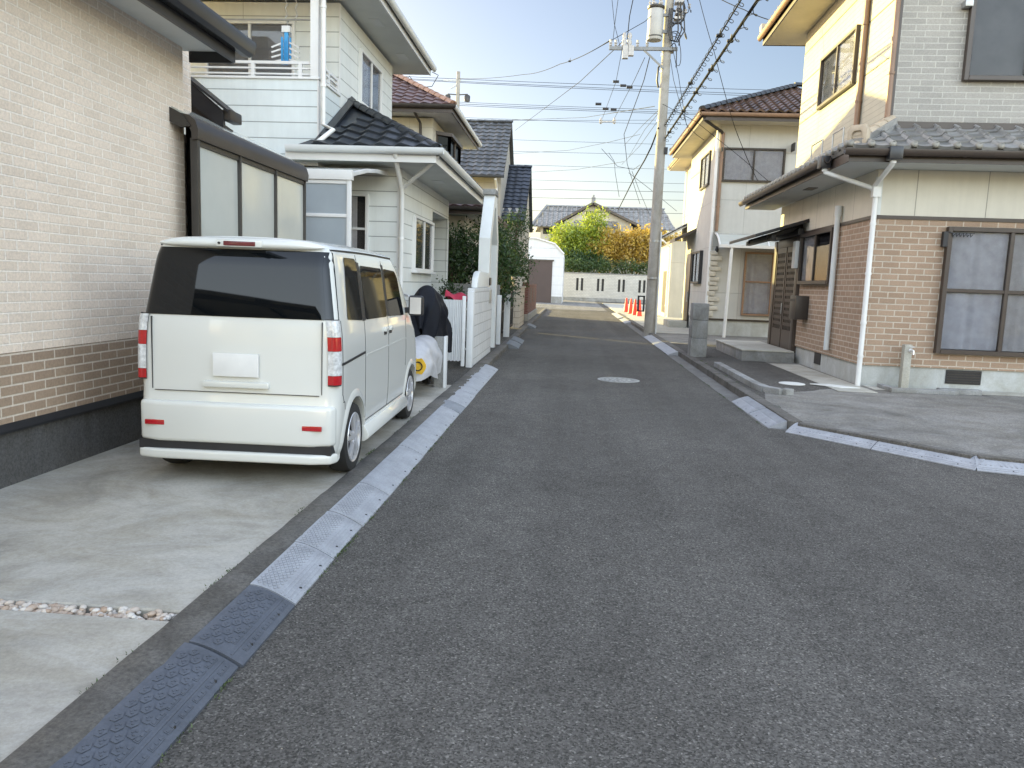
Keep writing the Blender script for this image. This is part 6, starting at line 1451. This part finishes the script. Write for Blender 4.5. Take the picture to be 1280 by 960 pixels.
# wires strung across the sky between poles outside the picture
G1 = 'wires strung across the street'
for y0, y1, D, lb, r in ((93, 112, 60, 'topmost of the level wires across the sky', .018), (95, 118, 60, 'second of the level wires across the sky', .018), (96, 121, 60, 'third of the level wires across the sky', .018),
        (122, 141, 62, 'wire just below the spaced black markers', .016), (124, 144, 62, 'wire carrying the lower black markers', .018), (126, 146, 62, 'wire under the lower black markers', .018),
        (142, 158, 66, 'faint level wire above the dark gable roof', .014), (150, 145, 66, 'slightly rising wire above the dark gable roof', .014)):
    a, c = P(440, y0-3, D), P(1060, y1+1, D); a = a+(a-c)*.25; c = c+(c-a)*.15
    wire(lb, [a, c], r, .25, G1, 'wire_grey', n=24)
for y0, y1, D, lb in ((172, 181, 70, 'level wire right of the steep grey gable'), (187, 193, 70, 'level wire second from the grey gable top'), (203, 212, 72, 'sloping pale wire above the distant ridge'), (222, 229, 72, 'wire high above the distant grey ridge'),
        (234, 239, 74, 'wire midway above the distant grey ridge'), (245, 249, 74, 'dark level wire close above the distant ridge'), (261, 266, 76, 'lowest level wire crossing the distant ridge')):
    a, c = P(560, y0-1, D), P(960, y1+2, D); a = a+(a-c)*.2; c = c+(c-a)*.15; wire(lb, [a, c], .019 if D > 73 else .014, .1, G1, 'wire_grey', n=16)
wire('wire rising to the right behind the pole', [P(640, 192, 64), P(710, 188, 58), P(760, 178, 50), P(800, 168, 45)], .012, .0, n=4, mat='wire_grey'); wire('wire rising from the dark gable to the pole', [P(640, 150, 60), P(730, 147, 48), P(818, 133, 27)], .012, .0, n=4, mat='wire_grey')
wire('low wire joining the far cables beside the pole', [P(650, 216, 70), P(720, 212, 62), P(780, 202, 52)], .013, .0, n=4, mat='wire_grey'); wire('loose dark cable loop by the white eaves', [P(503, 107, 40), P(512, 95, 40), P(522, 110, 40), P(540, 108, 40), P(548, 94, 40), P(540, 90, 40)], .018, .0, n=4)
mb = MB(); t = thing('spacer_row', 'row of small black spacers clipped on the level wires', 'wire spacer', tuple(P(778, 104, 60)))
for x, y in ((770, 102), (779, 107), (787, 109), (748, 130), (757, 136), (767, 137)):
    c = P(x, y, 60); mb.tube([c-Vector((.22, 0, 0)), c+Vector((.22, 0, 0))], .10, 8)
mb.each('spacer', 'black', t)

# ------------------------------------------------------------------ trees, hedge and bushes
def crown(blobs, n, size, seed, up=.25, squash=.8):
    r = random.Random(seed); vs = []; fs = []; tot = sum(b_[3]*b_[4]*b_[5] for b_ in blobs)
    for (cx, cy, cz, rx, ry, rz) in blobs:
        nc = max(6, int(n/18*rx*ry*rz/tot))
        for _ in range(nc):
            while True:
                d = Vector((r.gauss(0, 1), r.gauss(0, 1), r.gauss(0, 1)))
                if d.length > .1: break
            d.normalize(); rad = r.random()**.42*1.06*(.86+.28*r.random())
            c = Vector((cx+d.x*rx*rad, cy+d.y*ry*rad, cz+d.z*rz*rad)); cs = r.uniform(1.2, 2.8)*size
            for _ in range(18):
                p = c+Vector((r.gauss(0, cs), r.gauss(0, cs), r.gauss(0, cs*squash))); s = size*r.uniform(.55, 1.2)
                nrm = Vector((r.gauss(0, 1), r.gauss(0, 1), r.gauss(up*2, 1))); nrm.normalize(); a = nrm.orthogonal().normalized(); a = (a*cos(k_ := r.uniform(0, 6.3))+nrm.cross(a)*sin(k_)); b2 = nrm.cross(a)
                k = len(vs); vs += [p-a*s*.9, p-b2*s*.42+a*s*.05, p+a*s*.95-nrm*s*.12, p+b2*s*.42+a*s*.05]; fs.append((k, k+1, k+2, k+3))
    mb = MB(); mb.add(vs, fs); return mb
def tree(label, cat, base, blobs, n, size, mat, seed, trunks=1, r0=.09, group=None, name='tree'):
    t = thing(name, label, cat, base, 0, group); r = random.Random(seed+50); mb = MB(); base = Vector(base)
    for k in range(trunks):
        b0 = base+Vector((r.uniform(-.15, .15)*(trunks > 1), r.uniform(-.1, .1), -.03))
        for (cx, cy, cz, rx, ry, rz) in blobs:
            m_ = b0.lerp(Vector((cx, cy, cz)), .5)+Vector((r.uniform(-.1, .1), 0, r.uniform(0, .3))); tip = Vector((cx+r.uniform(-.3, .3)*rx, cy, cz+rz*.5))
            mb.tube([b0, b0.lerp(m_, .5)+Vector((r.uniform(-.04, .04), 0, 0)), m_, m_.lerp(tip, .6), tip], [r0, r0*.8, r0*.55, r0*.3, r0*.12], 7)
            for q in range(3):
                p = m_.lerp(tip, r.uniform(.1, .7)); e = p+Vector((r.uniform(-.8, .8)*rx, r.uniform(-.8, .8)*ry, r.uniform(.2, .8)*rz)); mb.tube([p, p.lerp(e, .5)+Vector((0, 0, .08)), e], [r0*.3, r0*.2, r0*.06], 5)
    mb.build('trunk', 'bark', t, smooth=60); crown(blobs, n, size, seed).build('crown', mat, t, smooth=0, fix=False); return t
tree('dense dark green tree behind the grey wall and white arch', 'tree', (-2.6, 20.6, GL), [(-3.0, 20.6, 1.9, .95, .8, 1.0), (-2.4, 20.7, 2.5, .85, .7, .75), (-2.0, 21.0, 1.8, .65, .6, .8), (-3.5, 20.3, 2.6, .55, .5, .6)], 11000, .055, 'leaf_dark', 1)
tree('slender dark green tree leaning out over the black gates', 'tree', (-2.4, 28.3, GL), [(-2.5, 28.3, 2.9, .75, .75, 1.1), (-2.1, 28.4, 3.75, .5, .5, .6), (-2.25, 29.0, 2.1, .65, .8, .85), (-2.6, 28.2, 2.0, .75, .7, .8)], 8000, .06, 'leaf_dark', 2)
tree('low green shrub beside the white boarded porch', 'shrub', (-2.75, 17.2, GL), [(-2.7, 17.2, 1.25, .28, .3, .4), (-2.8, 16.9, .8, .3, .3, .5)], 1800, .04, 'leaf_dark', 3, 2, .02, name='shrub')
tree('bright yellow green tree behind the hedge', 'tree', (1.0, 83, 0), [(.4, 83, 5.6, 2.4, 1.6, 1.9), (-.9, 82.5, 6.8, 1.5, 1.3, 1.0), (1.9, 83, 7.6, 1.3, 1.2, 1.9), (2.6, 82.5, 5.4, 1.6, 1.3, 1.5), (-1.2, 82, 5.2, 1.4, 1.2, 1.5)], 12000, .19, 'leaf_yg', 4, 1, .16)
tree('wide amber leaved maple spreading over the hedge', 'tree', (6.5, 83, 0), [(3.2, 82.2, 5.0, 1.5, 1.4, 1.5), (3.7, 82.4, 6.5, 1.1, 1.2, 1.0), (4.6, 82.5, 5.3, 1.6, 1.5, 1.3), (5.8, 82.5, 6.1, 1.7, 1.5, 1.2), (7.6, 82.5, 6.4, 1.9, 1.5, 1.1), (9.2, 82, 6.0, 1.6, 1.5, 1.3), (6.8, 81.5, 4.9, 2.2, 1.4, 1.2), (9.5, 81.5, 4.8, 1.7, 1.3, 1.1)], 15000, .20, 'leaf_maple', 5, 1, .2)
tree('amber and green tree right of the pole over the brown fence', 'tree', (12.5, 82, 0), [(12.4, 82, 5.0, 1.7, 1.4, 1.6), (11.2, 82, 6.0, 1.2, 1.2, 1.2), (12.6, 81.5, 3.3, 1.4, 1.0, 1.0), (13.3, 82, 6.2, 1.2, 1.2, 1.2)], 6500, .17, 'leaf_maple', 6, 1, .15)
tree('dark evergreen shrub between the garage and the hedge trees', 'shrub', (.2, 80.6, 0), [(.3, 80.6, 3.8, 1.6, .8, 1.2), (2.2, 80.8, 3.9, 1.5, .8, 1.0)], 3500, .15, 'leaf_dark', 7, 1, .1, name='shrub')
hb = [(-.9+.75*i, 79.4+.15*sin(i*2), 3.45+.12*sin(i*1.7), .62, .5, .72+.1*sin(i*2.9)) for i in range(16)]
t = thing('hedge', 'clipped leafy hedge standing behind the top of the slit wall', 'hedge', (4.5, 79.4, 0)); crown(hb, 11000, .10, 8).build('leaves', 'leaf_hedge', t, smooth=0, fix=False)
mb = MB()
for b_ in hb: mb.tube([(b_[0], 79.4, 0), (b_[0]+.1, 79.4, 3.2)], [.06, .03], 6)
mb.build('stem', 'bark', t)
tree('yellow green shrub hanging over the end of the slit wall', 'shrub', (10.8, 79.5, 0), [(10.6, 79.3, 3.2, 1.1, .7, .8), (11.8, 79.3, 2.9, 1.0, .7, .7)], 2500, .12, 'leaf_yg', 9, 1, .06, name='shrub')

# ------------------------------------------------------------------ behind the viewer: what the van's glass mirrors
CP = thing('carport', 'dark framed carport with a curved roof on the near driveway', 'carport', (-6, -2, GL))
mb = MB(); yk = [-5.2, -3.6, -2.0, -.4, 1.2]
for y in (-5.0, 1.0): mb.box(-6.30, -6.18, y-.06, y+.06, GL, 2.80)
arc = [(-1.9-.62*i, 2.36+.42*sin(pi*.5*min(1, i/7.))) for i in range(8)]
for y in yk:
    for a, c in zip(arc, arc[1:]): mb.beam((a[0], y, a[1]), (c[0], y, c[1]), .05, .07)
for i in (0, 3, 5, 7): mb.box(arc[i][0]-.03, arc[i][0]+.03, -5.2, 1.2, arc[i][1]+.036, arc[i][1]+.08)
mb.build('frame', 'dark_metal', CP); mb = MB()
for a, c in zip(arc, arc[1:]): mb.prism([(a[0], -5.2, a[1]+.09), (c[0], -5.2, c[1]+.09), (c[0], 1.2, c[1]+.09), (a[0], 1.2, a[1]+.09)], (0, 0, .008))
mb.build('roof_panel', 'smoked_sheet', CP, smooth=60)
t = thing('neighbour_house', 'dark tiled house closing the street behind the viewer', 'house', (-6, -22, 0))
B(-14, -1.5, -30, -20, -.02, 6.2).build('wall', 'beige_wall', t, smooth=0); tiles([(-14.5, -19.4, 6.2), (-1.0, -19.4, 6.2), (-1.0, -25, 8.6), (-14.5, -25, 8.6)], (1, 0, 0), .3, .3, .03, .03, k=3).build('roof', 'tile_slate', t)
window(t, 'y', -20, -9, -6.8, 1, 3.0, 1, 'bronze', 2, None, 'dark_in', name='window'); window(t, 'y', -20, -5.2, -3.6, 1, 2.4, 1, 'bronze', 2, None, 'grey_in', name='window')

t = thing('neighbour_house', 'plain tan house across the side street, behind the viewer', 'house', (12, -13, 0))
B(6, 26, -17, -10, -.02, 6.3).build('wall', 'beige_wall', t, smooth=0); tiles([(5.4, -9.4, 6.3), (26.6, -9.4, 6.3), (26.6, -13.5, 8.2), (5.4, -13.5, 8.2)], (1, 0, 0), .3, .3, .03, .03, k=3).build('roof', 'tile_brown', t)
window(t, 'y', -10, 8, 10, 1, 3.0, 1, 'bronze', 2, None, 'dark_in', name='window'); window(t, 'y', -10, 13, 16, 1, 3.0, 1, 'bronze', 2, None, 'grey_in', name='window')

# ------------------------------------------------------------------ sky, sun, picture settings
SUN_AZ = radians(50)      # the sun stands ahead and to the left, low
SUN_EL = radians(11.5)
w = bpy.data.worlds.new('World'); SC.world = w; w.use_nodes = True; ns, ls = w.node_tree.nodes, w.node_tree.links
sky = ns.new('ShaderNodeTexSky'); sky.sky_type = 'NISHITA'; sky.sun_disc = False; sky.sun_elevation = SUN_EL
sky.sun_rotation = -SUN_AZ     # measured clockwise from +Y
sky.air_density = 1.0; sky.dust_density = 1.5; sky.ozone_density = 1.3; sky.altitude = 0
hs = ns.new('ShaderNodeHueSaturation'); hs.inputs['Saturation'].default_value = .95
ls.new(sky.outputs[0], hs.inputs['Color'])
tint = ns.new('ShaderNodeMix'); tint.data_type = 'RGBA'; tint.blend_type = 'MULTIPLY'; tint.inputs[0].default_value = 1; tint.inputs[7].default_value = (1., .955, 1.0, 1)
ls.new(hs.outputs[0], tint.inputs[6]); bg = ns['Background']; # sky brightness boost added overhead and behind the viewer to light the shaded street
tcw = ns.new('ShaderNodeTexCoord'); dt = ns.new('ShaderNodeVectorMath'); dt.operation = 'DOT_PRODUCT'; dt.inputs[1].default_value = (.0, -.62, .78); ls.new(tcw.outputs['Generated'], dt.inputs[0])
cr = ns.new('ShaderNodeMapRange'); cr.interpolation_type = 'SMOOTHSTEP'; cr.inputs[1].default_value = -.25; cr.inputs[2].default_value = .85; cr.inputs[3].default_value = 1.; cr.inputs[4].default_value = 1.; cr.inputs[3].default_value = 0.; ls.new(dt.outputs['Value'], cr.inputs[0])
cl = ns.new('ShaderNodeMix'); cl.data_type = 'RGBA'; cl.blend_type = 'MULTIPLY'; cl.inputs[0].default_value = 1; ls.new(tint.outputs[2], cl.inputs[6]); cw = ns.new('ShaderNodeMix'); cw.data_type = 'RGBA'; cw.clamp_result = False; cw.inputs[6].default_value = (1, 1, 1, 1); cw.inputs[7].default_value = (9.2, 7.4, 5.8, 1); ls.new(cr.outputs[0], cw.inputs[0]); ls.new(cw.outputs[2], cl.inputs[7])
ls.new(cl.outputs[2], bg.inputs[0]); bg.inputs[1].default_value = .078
sl_ = bpy.data.lights.new('sun', 'SUN'); sl_.energy = 5.0; sl_.angle = radians(.5); sl_.color = (1., .82, .30)
so_ = bpy.data.objects.new('sun', sl_); COL.objects.link(so_)
to_sun = Vector((-sin(SUN_AZ)*cos(SUN_EL), cos(SUN_AZ)*cos(SUN_EL), sin(SUN_EL)))
so_.rotation_euler = to_sun.to_track_quat('Z', 'Y').to_euler()
vs_ = SC.view_settings; vs_.view_transform = 'Standard'; vs_.look = 'None'; vs_.gamma = 1; vs_.use_curve_mapping = False; vs_.exposure = 1.6
SC.cycles.max_bounces = 8; SC.cycles.transparent_max_bounces = 12; SC.cycles.use_denoising = True
